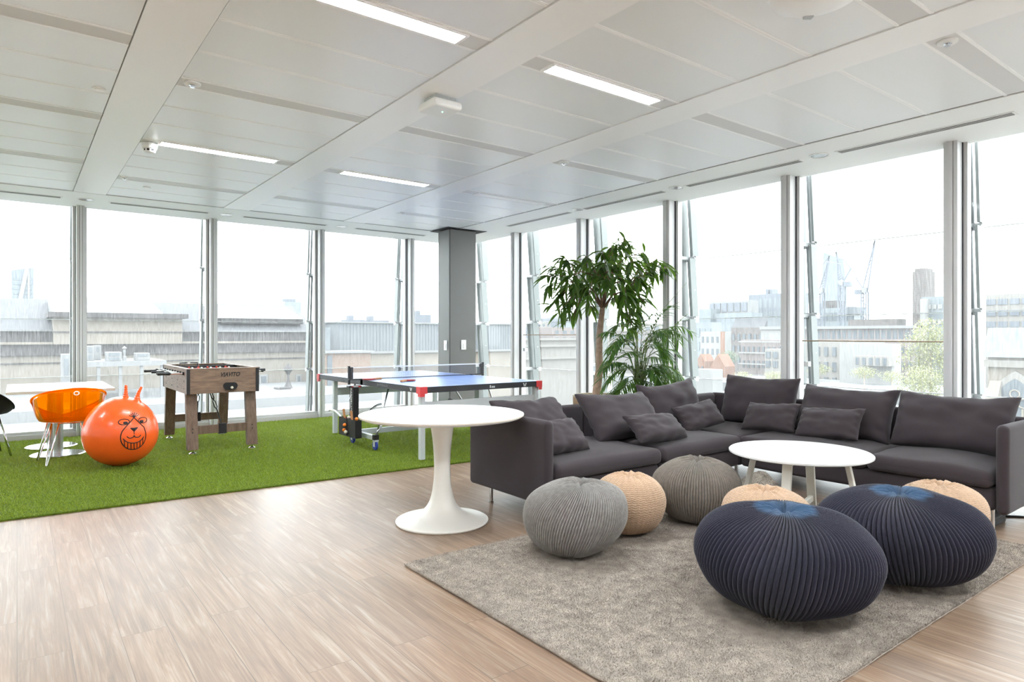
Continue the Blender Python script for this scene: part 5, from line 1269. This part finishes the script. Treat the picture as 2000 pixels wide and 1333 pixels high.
part(hall, 'string_course', (c[0] - 0.05, c[1] + 0.05, Y0 - 0.8, Y0, hY(650, 250, Y0), hY(648, 250, Y0)), 'stone_dark')
d = slabY(432, 606, 600, 650, Y0 - 0.3, 5)
MB().prism([(Y0 + 1, hY(622, 500, Y0)), (Y0 + 5.5, hY(604, 500, Y0) + 0.45), (Y0 + 8, hY(622, 500, Y0))], 'X', d[0], d[1]).build('lantern_roof', 'pale_sheet', hall)
part(hall, 'lantern_wall', (d[0] + 0.4, d[1], Y0 + 1.3, Y0 + 8, hY(632, 500, Y0), hY(621, 500, Y0)), 'stone_dark')
for px0, px1, py0, py1 in ((506, 522, 732, 754), (577, 588, 732, 753)):
    q = slabY(px0, px1, py0, py1, Y0, 0.1); f = part(hall, 'window', (q[0], q[1], Y0 - 0.12, Y0 + 0.02, q[4], q[5]), 'render_white')
    MB().box(q[0] + 0.12, q[1] - 0.12, Y0 - 0.16, Y0 - 0.1, q[4] + 0.12, q[5] - 0.12).build('glazing', 'window_dark', f)
part(hall, 'plinth_band', (b[0], b[1], Y0 - 0.1, Y0 + 1, hY(707, 250, Y0), hY(705, 250, Y0)), 'stone_dark')
# flat roof in between
ZR = -2.25
rf = thing('flat_roof', (10, 32, GZ), 'pale flat roof of the lower building outside the far windows', 'roof')
MB().box(-40, 21, 13.5, 49.6, GZ, ZR).build('roof_deck', 'roof_grey', rf)
for k, (x0, x1, y0, y1, h) in enumerate(((-12, 14, 24, 24.4, 0.35), (-6, 16, 33, 33.4, 0.45), (2, 12, 19, 19.3, 0.05))):
    MB().box(x0, x1, y0, y1, ZR, ZR + h).build('roof_kerb', 'pale_sheet', rf)
# rooftop plant in front of the hall
Yp = 42.0
q = slabY(140, 325, 706, 760, Yp, 5)
pl = thing('plant_platform', ((q[0] + q[1]) / 2, Yp, ZR), 'white rooftop platform carrying air conditioning units outside', 'platform')
part(pl, 'deck', (q[0], q[1], Yp, Yp + 5, hY(716, 230, Yp), hY(706, 230, Yp)), 'plant_white')
for i in range(5):
    x = q[0] + 0.2 + (q[1] - q[0] - 0.4) * i / 4; part(pl, 'leg', (x - 0.08, x + 0.08, Yp + 0.1, Yp + 0.3, ZR, hY(716, 230, Yp)), 'plant_white')
zd = hY(706, 230, Yp)
def acu(px0, px1, pyt, Y, lab, zb=None, fan=True):
    q = slabY(px0, px1, pyt, pyt + 20, Y, 1.0); zb = zd if zb is None else zb
    t = thing('air_conditioner', ((q[0] + q[1]) / 2, Y, zb), lab, 'air conditioner', 'rooftop air conditioners')
    MB().box(q[0], q[1], Y, Y + 0.9, zb, q[5]).build('casing', 'plant_white', t, bevel=0.03)
    h = q[5] - zb
    MB().box(q[0] + 0.12, q[1] - 0.12, Y - 0.02, Y + 0.02, zb + 0.55 * h, zb + 0.9 * h).build('grille', 'cladding', t)
    if fan: MB().box(q[0] + 0.12, q[1] - 0.12, Y - 0.02, Y + 0.02, zb + 0.12 * h, zb + 0.4 * h).build('grille', 'cladding', t)
acu(208, 238, 688, Yp + 0.3, 'tall white air conditioner with two grilles, middle of the rooftop platform'); acu(265, 293, 690, Yp + 0.5, 'squat white air conditioner beside the football table in the view', fan=False); acu(168, 184, 676, Yp + 1.5, 'slim white air conditioner just right of the grey mullion'); acu(184, 198, 675, Yp + 2.8, 'rounded white air conditioner behind the slim one', fan=False)
acu(120, 139, 692, Yp + 0.2, 'bluish white air conditioner just left of the grey mullion', zb=ZR)
q = onY(243, 680, Yp + 0.4)
m = thing('roof_mast', (q[0], Yp + 0.4, zd), 'short white mast with round head between two air conditioners', 'mast')
MB().lathe([(0.10, zd), (0.10, q[1] - 0.5), (0.06, q[1] - 0.45), (0.06, q[1] - 0.1)], (q[0], Yp + 0.4, 0), 12).build('pole', 'plant_white', m); MB().lathe([(0.02, q[1] - 0.14), (0.12, q[1] - 0.02), (0.02, q[1] + 0.1)], (q[0], Yp + 0.4, 0), 12).build('head', 'plant_white', m)
q = onY(563, 715, 44)
m = thing('stone_urn_post', (q[0], 44, ZR), 'dark lamp post with urn top in front of the cream hall', 'lamp post')
MB().lathe([(0.30, ZR), (0.12, ZR + 0.4), (0.08, ZR + 0.6), (0.08, q[1] - 0.6), (0.16, q[1] - 0.5)], (q[0], 44, 0), 12).build('post', 'stone_dark', m); MB().lathe([(0.10, q[1] - 0.5), (0.34, q[1] - 0.25), (0.22, q[1] - 0.05), (0.05, q[1] + 0.15)], (q[0], 44, 0), 12).build('urn', 'stone_dark', m)
q = slabY(543, 568, 758, 770, 43, 1)
tag(MB().box(q[0], q[1], 43, 43.9, ZR, q[5]).build('roof_planter', 'stone_dark'), 'dark planter box below the urn lamp post', 'planter')
# grey screen, brick hut and roof clutter behind the blue table
Ys = 48.0
q = slabY(664, 1002, 632, 688, Ys, 8)
s = thing('clad_plant_room', ((q[0] + q[1]) / 2, Ys, GZ), 'long plant room with blue grey ribbed cladding over a pale stone base', 'building')
zt_, zb_ = hY(632, 760, Ys), hY(686, 760, Ys)
part(s, 'base_wall', (q[0] - 0.2, q[1], Ys + 0.1, Ys + 8, GZ, zb_), 'stone_cream'); part(s, 'coping', (q[0] - 0.3, q[1], Ys - 0.2, Ys + 0.3, zb_ - 0.18, zb_), 'pale_sheet')
MB().box(q[0], q[1], Ys, Ys + 8, zb_, zt_).build('cladding', 'cladding', s); rb = MB()
for i in range(60):
    x = q[0] + (q[1] - q[0]) * i / 60; rb.box(x, x + 0.07, Ys - 0.05, Ys, zb_, zt_)
rb.build('rib', 'cladding', s); part(s, 'parapet', (q[0] - 0.1, q[1], Ys - 0.15, Ys + 8, zt_, zt_ + 0.10), 'pale_sheet')
q = slabY(636, 724, 690, 742, 44.5, 3)
h = bld('brick_hut', 'small brick hut with white roof edge and grey door on the flat roof', q, 'red_brick', 'hut', ZR)
part(h, 'roof_slab', (q[0] - 0.2, q[1] + 0.2, q[2] - 0.25, q[3], q[5], q[5] + 0.14), 'plant_white'); z = q[5] - 0.25
p = slabY(639, 648, 695, 742, 44.5, 1); part(h, 'door', (p[0], p[1], 44.42, 44.55, ZR, p[5]), 'window_dark')
q = slabY(630, 645, 640, 690, 46, 1.2); tag(MB().box(q[0], q[1], 46, 47.2, ZR, q[5]).build('roof_cabinet', 'cladding'), 'narrow pale blue cabinet beside the brick hut', 'cabinet')
q = slabY(642, 1000, 590, 632, 49.5, 1)
rl_ = thing('roof_railing', ((q[0] + q[1]) / 2, 49.5, zt_), 'thin pale guard railing on top of the ribbed plant room', 'railing'); x0 = onY(735, 600, 49.5)[0]; x1 = q[1]
for zz in (0.9, 1.35): MB().tube([(x0, 49.5, zt_ + zz), (x1, 49.5, zt_ + zz + 0.3)], 0.025, 6).build('rail', 'cladding', rl_)
for i in range(9):
    x = x0 + (x1 - x0) * i / 8; MB().tube([(x, 49.5, zt_), (x, 49.5, zt_ + 1.4 + 0.03 * i)], 0.025, 6).build('post', 'cladding', rl_)
for i, (px0, px1, py0, lab) in enumerate(((680, 712, 625, 'low bluish machine on the plant room roof near the aerial'), (720, 760, 626, 'long grey machine in the middle of the plant room roof'), (812, 842, 615, 'bulky grey machine on the plant room roof beside the column'))):
    q = slabY(px0, px1, py0, 634, 50, 1.5); t = thing('roof_machine', ((q[0] + q[1]) / 2, 50, zt_), lab, 'roof machine'); MB().box(q[0], q[1], 50, 51.5, zt_, q[5]).build('casing', 'office_dark', t); MB().box(q[0] + 0.2, q[0] + 0.6, 50.3, 50.9, q[5], q[5] + 0.35).build('flue', 'office_dark', t)
q = onY(667, 578, 52); m = thing('roof_aerial', (q[0], 52, ZR), 'tall thin aerial with short cross arm above the brick hut', 'aerial')
MB().tube([(q[0], 52, ZR), (q[0], 52, q[1])], 0.035, 6).build('mast', 'cladding', m); MB().tube([(q[0] - 0.3, 52, q[1] - 0.5), (q[0] + 0.9, 52, q[1] - 0.1)], 0.025, 6).build('arm', 'cladding', m)
# distant towers to the left
def tower_frustum(name, lab, bx, top_in, m):
    t = thing(name, ((bx[0] + bx[1]) / 2, (bx[2] + bx[3]) / 2, GZ), lab, 'tower'); return t
q = slabY(22, 66, 523, 600, 520, 30)
t = thing('glass_tower', ((q[0] + q[1]) / 2, 520, GZ), 'pale distant tower with slanted top and diagonal brace', 'tower')
MB().prism([(q[0], GZ), (q[1], GZ), (q[1], q[5]), (q[0] + (q[1] - q[0]) * 0.75, q[5] - 0.0), (q[0], q[5] - 2)], 'Y', 520, 550).build('shaft', 'tower_glass', t)
MB().bar(((q[0] + (q[1] - q[0]) * 0.25), 519.5, q[5] - 30), (q[0] + (q[1] - q[0]) * 0.7, 519.5, q[5]), 2.2, 1.0, (0, 1, 0)).build('brace', 'render_white', t)
MB().box(q[0] + (q[1] - q[0]) * 0.72, q[0] + (q[1] - q[0]) * 0.82, 519.4, 520, GZ, q[5]).build('brace', 'render_white', t)
for k in range(14): MB().box(q[0] + 1, q[1] - 1, 519.7, 520, q[5] - 8 - 3.0 * k, q[5] - 6.6 - 3.0 * k).build('floor_band', 'office_glass', t)
q = slabY(556, 588, 590, 620, 400, 15); t = bld('roof_drum', 'small pale drum tower peeping over the hall roof', q, 'tower_glass', 'tower'); MB().lathe([((q[1] - q[0]) * 0.42, q[5]), ((q[1] - q[0]) * 0.42, q[5] + 2)], ((q[0] + q[1]) / 2, 407, 0), 20).build('cap', 'office_dark', t)
# pale stone block seen between column and tree
q = slabY(1004, 1128, 664, 800, 56, 10)
sb_ = bld('pale_stone_block', 'plain pale stone building with ledges seen between the column and tree', q, 'stone_pale')
for py in (663, 676, 700): zz = hY(py, 1060, 56); part(sb_, 'ledge', (q[0] - 0.3, q[1] + 0.4, 55.6, 56.2, zz - 0.12, zz + 0.12), 'stone_pale')
p = slabY(955, 1000, 762, 785, 47.6, 1)
q = slabY(1120, 1180, 712, 800, 62, 8); g_ = bld('glass_annex', 'low glazed annex beside the pale stone building', q, 'office_glass')
for k in range(3): part(g_, 'transom', (q[0], q[1], 61.8, 62.1, q[5] - 0.3 - 1.2 * k, q[5] - 0.1 - 1.2 * k), 'render_white')
# low distant skyline
sk = [(990, 1050, 640, 300, 'office_dark'), (1040, 1075, 628, 380, 'stone_pale'), (1068, 1100, 622, 420, 'office_dark'), (1080, 1140, 640, 300, 'pink_render'), (1100, 1135, 615, 460, 'tower_glass'), (1150, 1200, 636, 340, 'stone_pale'), (1190, 1260, 646, 300, 'brown_brick'), (1240, 1310, 632, 360, 'stone_pale'), (1300, 1345, 640, 330, 'office_dark')]
skl = ['low grey block on the skyline just right of the column', 'cream block on the skyline beside the column window frame', 'grey blue block on the skyline left of the tree', 'pinkish terrace low on the skyline left of the tree', 'palest tall block on the skyline left of the tree trunk', 'cream block on the skyline behind the tree trunk', 'brown brick block on the skyline behind the palm', 'cream skyline block behind the palm fronds', 'grey skyline block right of the palm']
for (a, b_, py, Y, m), lab in zip(sk, skl):
    q = slabX(a, b_, py, 700, Y * 0.8, 20) if a > 1140 else slabY(a, b_, py, 700, Y, 20)
    bb = bld('skyline_block', lab, q, m, group='skyline blocks'); windows(bb, q, 'X' if a > 1140 else 'Y', 4, 2, q[5] - 9, q[5] - 1, 'window_dark', 0.5, 0.5, 0.05)

# right-hand view ------------------------------------------------------
q = slabX(1388, 1470, 612, 690, 210, 30); o_ = bld('glass_office', 'wide pale glass office block with stepped roof behind the gabled houses', q, 'office_glass')
windows(o_, q, 'X', 8, 4, q[4] + 2, q[5] - 1, 'tower_glass', 0.7, 0.7, 0.05)
p = slabX(1386, 1462, 588, 612, 214, 20); part(o_, 'upper_storey', (p[0], p[1], p[2], p[3], p[4], p[5]), 'plant_white')
for k in range(6): y = p[2] + (p[3] - p[2]) * (k + 0.2) / 6; part(o_, 'louvre', (p[0] - 0.4, p[0], y, y + 2.2, p[4] + 0.5, p[5] - 0.8), 'office_dark')
p = slabX(1365, 1388, 604, 690, 208, 20); part(o_, 'side_wing', p, 'office_glass')
p = slabX(1358, 1390, 630, 700, 160, 15); g2 = bld('green_glass_block', 'small green tinted glass block at the edge of the palm view', p, 'tower_glass'); windows(g2, p, 'X', 3, 2, p[5] - 9, p[5] - 1, 'office_glass', 0.7, 0.6, 0.2)
q = slabX(1462, 1560, 574, 690, 230, 40); d_ = bld('drum_office', 'darker office block with two stubby flues behind the mullion', q, 'office_dark')
windows(d_, q, 'X', 10, 5, q[5] - 26, q[5] - 1, 'office_glass', 0.55, 0.7, 0.05)
for a in (1495, 1504): p = slabX(a, a + 5, 565, 575, 240, 4); part(d_, 'flue', (p[0], p[1], p[2], p[3], q[5], p[5]), 'office_dark')
q = slabX(1368, 1416, 648, 700, 130, 14); w_ = bld('orange_framed_flats', 'white flats with orange framed windows left of the brown terrace', q, 'render_white'); windows(w_, q, 'X', 5, 3, q[5] - 9, q[5] - 0.5, 'window_dark', 0.45, 0.5, 0.05); 
part(w_, 'orange_frame', (q[0] - 0.3, q[0], q[2], q[2] + 1.0, GZ, q[5]), 'orange_brick')
q = slabX(1428, 1492, 640, 700, 120, 14); w_ = bld('brown_terrace', 'brown brick terrace with gabled windows below the dark office', q, 'brown_brick'); windows(w_, q, 'X', 6, 3, q[5] - 8, q[5] - 0.8, 'window_dark', 0.4, 0.55, 0.25)
MB().prism([(q[0], q[5]), ((q[0] + q[1]) / 2, q[5] + 2.2), (q[1], q[5])], 'Y', q[2], q[3]).build('roof', 'slate', w_)
q = slabX(1486, 1530, 638, 680, 100, 10); w_ = bld('white_terrace_house', 'white flat roofed house stepping down beside the mullion', q, 'render_white'); part(w_, 'roof_band', (q[0] - 0.4, q[1], q[2], q[3], q[5] - 0.5, q[5]), 'plant_white'); part(w_, 'set_back', (q[0] + 2, q[1], q[2] + 1, q[3], q[5], q[5] + 1.5), 'cladding')
q = slabX(1448, 1528, 664, 760, 90, 10); w_ = bld('scaffolded_block', 'pale block with scaffold bands and pinkish upper storey', q, 'pink_render'); windows(w_, q, 'X', 8, 3, q[5] - 7.0, q[5] - 0.5, 'window_dark', 0.35, 0.5, 0.2)
for k in range(4): part(w_, 'scaffold_band', (q[0] - 0.8, q[0] - 0.6, q[2], q[3], q[5] - 0.4 - 1.7 * k, q[5] - 0.2 - 1.7 * k), 'render_white')
q = slabX(1494, 1522, 682, 722, 80, 6); w_ = bld('white_framed_house', 'cream house with tall white framed windows beside the mullion', q, 'stone_pale'); windows(w_, q, 'X', 2, 2, q[4] + 0.1, q[5] - 0.2, 'window_dark', 0.62, 0.7, 0.15)
for px0, px1, pyb, pyt, X, lab in ((1360, 1376, 706, 692, 86, 'smaller orange brick gable next to the palm'), (1388, 1416, 716, 692, 80, 'larger orange brick gabled house left of the round green tree')):
    q = slabX(px0, px1, pyb, 745, X, 8); h = bld('gabled_house', lab, q, 'orange_brick', 'house'); zt2 = onX((px0 + px1) / 2, pyt, X)[1]
    MB().prism([(q[2], q[5]), ((q[2] + q[3]) / 2, zt2), (q[3], q[5])], 'X', q[0], q[1]).build('gable', 'orange_brick', h); windows(h, q, 'X', 2, 1, q[5] - 2.6, q[5] - 0.6, 'window_dark', 0.4, 0.8, 0.15)
q = slabX(1356, 1392, 722, 790, 62, 6); bld('white_low_house', 'low white rendered house under the gables', q, 'render_white', 'house')
def town_tree(px, py, rpx, X, lab, m, squash=1.2, n=1600):
    y, z = onX(px, py, X); r = rpx * X / F_PX * 0.95; t = thing('town_tree', (X, y, GZ), lab, 'tree', 'trees in the town'); rng = random.Random(int(px))
    vs, fs = [], []
    for _ in range(n):
        a, c_, k = rng.uniform(0, 2 * PI), rng.uniform(-1, 1), rng.random() ** 0.4; s_ = math.sqrt(1 - c_ * c_)
        lump = 1 + 0.25 * math.sin(a * 3 + c_ * 4 + px)
        p = Vector((X + r * k * s_ * math.cos(a) * lump, y + r * k * s_ * math.sin(a) * lump, z + r * squash * k * c_))
        leaf_quads(vs, fs, p, Vector((rng.uniform(-1, 1), rng.uniform(-1, 1), rng.uniform(-.8, .6))), Vector((0, 0, 1)), r * 0.11, r * 0.06, 0.2)
    MB().add(vs, fs).build('crown', m, t); MB().tube([(X, y, GZ), (X, y, z)], [r * 0.08, r * 0.04], 8).build('trunk', 'bark', t)
town_tree(1424, 698, 21, 84, 'round fresh green tree between gabled house and scaffold', 'street_leaf_fresh', 0.8)
town_tree(1818, 690, 46, 48, 'large yellowish green tree in front of the brick chimney', 'street_leaf', 1.45, 4200)
town_tree(1800, 755, 40, 41, 'lower bushy yellowish tree below the large one', 'street_leaf', 1.0, 2600)
for px, py, rp, X, lab in ((1450, 735, 14, 74, 'shrub on the terrace under the scaffolded block'), (1512, 735, 14, 70, 'shrub below the white framed house'), (1600, 722, 14, 84, 'shrub on the terrace left of the white extension'), (1688, 728, 16, 74, 'shrub on the terrace in the middle of the crane window'), (1742, 735, 13, 70, 'shrub beside the yellowish trees')):
    town_tree(px, py, rp + 9, X, lab, 'street_leaf', 0.5, 900)
# crane window
q = slabX(1598, 1652, 500, 660, 300, 26)
t = thing('pointed_glass_tower', (q[0] + 13, (q[2] + q[3]) / 2, GZ), 'pale pointed glass tower under construction behind the cranes', 'tower'); ym = (q[2] + q[3]) / 2; zz = q[5]
MB().prism([(q[2], GZ), (q[3], GZ), (q[3] - 1.5, zz - 18), (ym + 4, zz + 2), (ym - 5, zz - 2), (q[2] + 0.5, zz - 8)], 'X', q[0], q[1]).build('shaft', 'tower_glass', t)
for k in range(10): MB().box(q[0] - 0.3, q[0], q[2] + 1, q[3] - 1.5, zz - 26 - 3.6 * k, zz - 25.0 - 3.6 * k).build('floor_band', 'office_glass', t)
q = slabX(1588, 1668, 602, 690, 230, 24); t = bld('building_site_frame', 'half built block with floor slabs below the pointed tower', q, 'office_glass')
windows(t, q, 'X', 8, 3, q[5] - 16, q[5] - 0.5, 'window_dark', 0.75, 0.55, 0.2, 'open_floor')
p = slabX(1606, 1632, 588, 603, 232, 14); part(t, 'site_cabins', p, 'stone_dark'); p = slabX(1648, 1672, 600, 614, 229, 10); part(t, 'site_cabins', p, 'window_dark')
def crane(lab, pm, pyb, pyt, tip, X, back=None):
    y, zb = onX(pm, pyb, X); zt3 = onX(pm, pyt, X)[1]; ty, tz3 = onX(tip[0], tip[1], X); t = thing('tower_crane', (X, y, GZ), lab, 'crane', 'tower cranes'); w = 0.8
    mm = MB()
    for sx, sy in ((-1, -1), (1, -1), (1, 1), (-1, 1)): mm.bar((X + sx * w, y + sy * w, GZ), (X + sx * w, y + sy * w, zt3), 0.35, 0.35)
    z = zb; k = 0
    while z < zt3 - 2: mm.bar((X - w, y - w if k % 2 else y + w, z), (X - w, y + w if k % 2 else y - w, z + 2.4), 0.25, 0.25, (1, 0, 0)); z += 2.4; k += 1
    mm.build('mast', 'crane_blue', t)
    jb = MB(); a = Vector((X, y, zt3)); e = Vector((X, ty, tz3)); up = Vector((1, 0, 0)); n_ = (e - a).cross(up).normalized() * 0.9
    jb.bar(a + n_, e, 0.35, 0.35, up); jb.bar(a - n_, e, 0.35, 0.35, up)
    for k in range(14): u, v = k / 14, (k + 1) / 14; jb.bar((a + n_ * (1 - u)).lerp(e, 0) + (e - a) * u, a - n_ * (1 - v) + (e - a) * v, 0.2, 0.2, up)
    jb.build('jib', 'crane_blue', t); s = 1 if ty < y else -1
    MB().box(X - 0.9, X + 0.9, y + s * 1.0, y + s * 3.0, zt3 - 0.8, zt3 + 0.7).build('counterweight', 'office_dark', t); MB().box(X - 0.9, X + 0.9, y - 0.8, y + 0.8, zt3 - 0.4, zt3 + 1.4).build('cab', 'plant_white', t)
    MB().tube([(X, y + s * 3.0, zt3 + 5), (X, ty, tz3)], 0.12, 5).build('pendant_line', 'crane_blue', t); MB().bar((X, y, zt3), (X, y + s * 3.0, zt3 + 5), 0.3, 0.3).build('a_frame', 'crane_blue', t)
crane('heavy crane in front of the pointed tower with steep jib', 1644, 640, 556, (1633, 492), 215); crane('crane at the left side of the pointed tower with jib leaning right', 1604, 640, 572, (1620, 500), 218); crane('slender lone crane right of the pointed tower', 1689, 640, 570, (1709, 470), 230)
q = slabX(1657, 1752, 624, 680, 150, 20); t = bld('brown_roof_block', 'long low block with dark brown roof storey in the crane window', q, 'brown_brick'); 
q = slabX(1556, 1790, 637, 700, 120, 18); t = bld('white_banded_block', 'long block with white roof band and dark strip windows', q, 'pink_render')
part(t, 'roof_band', (q[0] - 0.8, q[1], q[2], q[3], q[5] - 0.5, q[5]), 'plant_white'); windows(t, q, 'X', 22, 1, q[5] - 2.4, q[5] - 0.7, 'window_dark', 0.7, 0.9, 0.05)
MB().box(q[0] - 0.5, q[0], q[2], q[3], q[5] - 3.4, q[5] - 2.8).build('lower_band', 'render_white', t)
q = slabX(1560, 1655, 668, 760, 90, 8); t = bld('cream_window_house', 'cream terrace with tall paired windows at the left of the crane window', q, 'stone_pale'); windows(t, q, 'X', 6, 3, q[5] - 6.6, q[5] - 0.3, 'window_dark', 0.45, 0.6, 0.2)
q = slabX(1640, 1742, 672, 740, 84, 8); t = bld('white_extension', 'blank white extension with a small roof terrace in the crane window', q, 'render_white'); p = slabX(1668, 1735, 696, 715, 82, 3); part(t, 'terrace_front', p, 'stone_pale'); windows(t, p, 'X', 5, 1, p[4], p[5] - 0.1, 'window_dark', 0.5, 0.8, 0.1)
q = slabX(1728, 1800, 664, 760, 90, 9); t = bld('pinkish_house', 'pinkish brick house in front of the yellowish trees', q, 'pink_render'); windows(t, q, 'X', 5, 3, q[5] - 6.2, q[5] - 0.3, 'window_dark', 0.4, 0.4, 0.2)
q = slabX(1782, 1809, 530, 680, 150, 8); t = bld('brick_chimney_tower', 'square dark brick chimney tower right of the cranes', q, 'brown_brick', 'tower'); part(t, 'cap', (q[0] + 0.4, q[1] - 0.4, q[2] + 0.3, q[3] - 0.3, q[5], q[5] + 0.6), 'brown_brick')
q = slabX(1800, 1842, 580, 700, 140, 10); t = bld('stepped_glass_block', 'stepped pale glass block beside the brick chimney tower', q, 'office_glass'); windows(t, q, 'X', 4, 4, q[5] - 12, q[5] - 0.5, 'render_white', 0.7, 0.3, 0.3, 'balcony'); part(t, 'corner_wall', slabX(1797, 1806, 584, 700, 138, 6), 'render_white')
q = slabX(1925, 2120, 572, 660, 150, 16); t = bld('banded_office', 'office with banded windows behind the church roof', q, 'stone_pale'); windows(t, q, 'X', 8, 4, q[5] - 9, q[5] - 0.4, 'office_dark', 0.8, 0.5, 0.2)
# terraces below
for X, y0, y1, z, lab, m in ((56, 8, 60, -5.8, 'planted pale terrace nearest below the sofa windows', 'roof_grey'), (72, 22, 70, -4.7, 'second pale terrace step outside the sofa windows', 'roof_grey')):
    tag(MB().box(X, X + 16, y0, y1, GZ, z).build('roof_terrace', m), lab, 'terrace')
# church
XC = 40.0
q = slabX(1930, 2160, 700, 830, XC, 10)
ch = thing('stone_church', (XC, (q[2] + q[3]) / 2, GZ), 'pale stone church with pointed traceried window and grey roof at the frame edge', 'church')
part(ch, 'walls', (XC, XC + 10, q[2], q[3], GZ, q[5]), 'stone_cream'); part(ch, 'string_course', (XC - 0.3, XC, q[2], q[3] + 0.2, q[5] - 0.5, q[5] - 0.15), 'stone_pale')
MB().prism([(XC - 0.4, q[5]), (XC + 0.7, onX(1990, 640, XC + 0.7)[1]), (XC + 1.8, q[5])], 'Y', q[2], q[3] + 0.2).build('roof', 'cladding', ch)
yc, zs = onX(1986, 790, XC); zt4 = onX(1986, 741, XC)[1]; hw = 0.95; zspr = zt4 - 1.7 * 0.95
def ptn(e):
    w_ = hw + e; A = [(yc + w_ + 2 * w_ * math.cos(a), zspr + 2 * w_ * math.sin(a)) for a in [PI - (PI / 3) * k / 8 for k in range(9)]]
    return [(yc - w_, zspr - 4)] + A + [(2 * yc - p, q_) for p, q_ in A[::-1][1:]] + [(yc + w_, zspr - 4)]
fo = MB().prism(ptn(0.22), 'X', XC - 0.25, XC).build('window_surround', 'stone_pale', ch); MB().prism(ptn(0), 'X', XC - 0.30, XC - 0.2).build('glazing', 'window_dark', fo)
tr_ = MB()
for dy in (-0.33, 0.33, 0.0): tr_.box(XC - 0.38, XC - 0.28, yc + dy - 0.04, yc + dy + 0.04, zspr - 4, zspr + 0.15)
for dy, dz, r in ((-0.36, 0.42, 0.22), (0.36, 0.42, 0.22), (0, 0.88, 0.2)): tr_.tube([(XC - 0.33, yc + dy + r * math.cos(a), zspr + dz + r * math.sin(a)) for a in np.linspace(0, 2 * PI, 17)], 0.035, 6)
tr_.build('tracery', 'stone_cream', fo)
for k in range(2):
    y = q[3] - 0.4 - k * 0.0 if k == 0 else yc - 3.4
    MB().prism([(XC - 1.2, GZ), (XC, GZ), (XC, q[5] - 1.2), (XC - 0.3, q[5] - 1.2), (XC - 1.2, q[5] - 2.6)], 'Y', y - 0.25, y + 0.25).build('buttress', 'stone_cream', ch)

# ================================================================== light
w = bpy.data.worlds.new('overcast'); SC.world = w; w.use_nodes = True; nt = w.node_tree; bg = nt.nodes['Background']
tc = nt.nodes.new('ShaderNodeTexCoord'); sx = nt.nodes.new('ShaderNodeSeparateXYZ'); rp = nt.nodes.new('ShaderNodeValToRGB')
nt.links.new(tc.outputs['Generated'], sx.inputs[0]); nt.links.new(sx.outputs['Z'], rp.inputs['Fac'])
rp.color_ramp.elements[0].color = (0.925, 0.967, 1.0, 1); rp.color_ramp.elements[1].color = (0.935, 0.97, 1.0, 1)
nt.links.new(rp.outputs['Color'], bg.inputs['Color']); bg.inputs['Strength'].default_value = 1.0
SC.view_settings.view_transform = 'Standard'; SC.view_settings.look = 'None'; SC.view_settings.gamma = 1.0; SC.view_settings.use_curve_mapping = False
SC.view_settings.exposure = 2.95
cy = SC.cycles
cy.max_bounces = 10; cy.diffuse_bounces = 5; cy.glossy_bounces = 4; cy.transmission_bounces = 8; cy.transparent_max_bounces = 24
cy.caustics_reflective = False; cy.caustics_refractive = False; cy.sample_clamp_indirect = 6.0
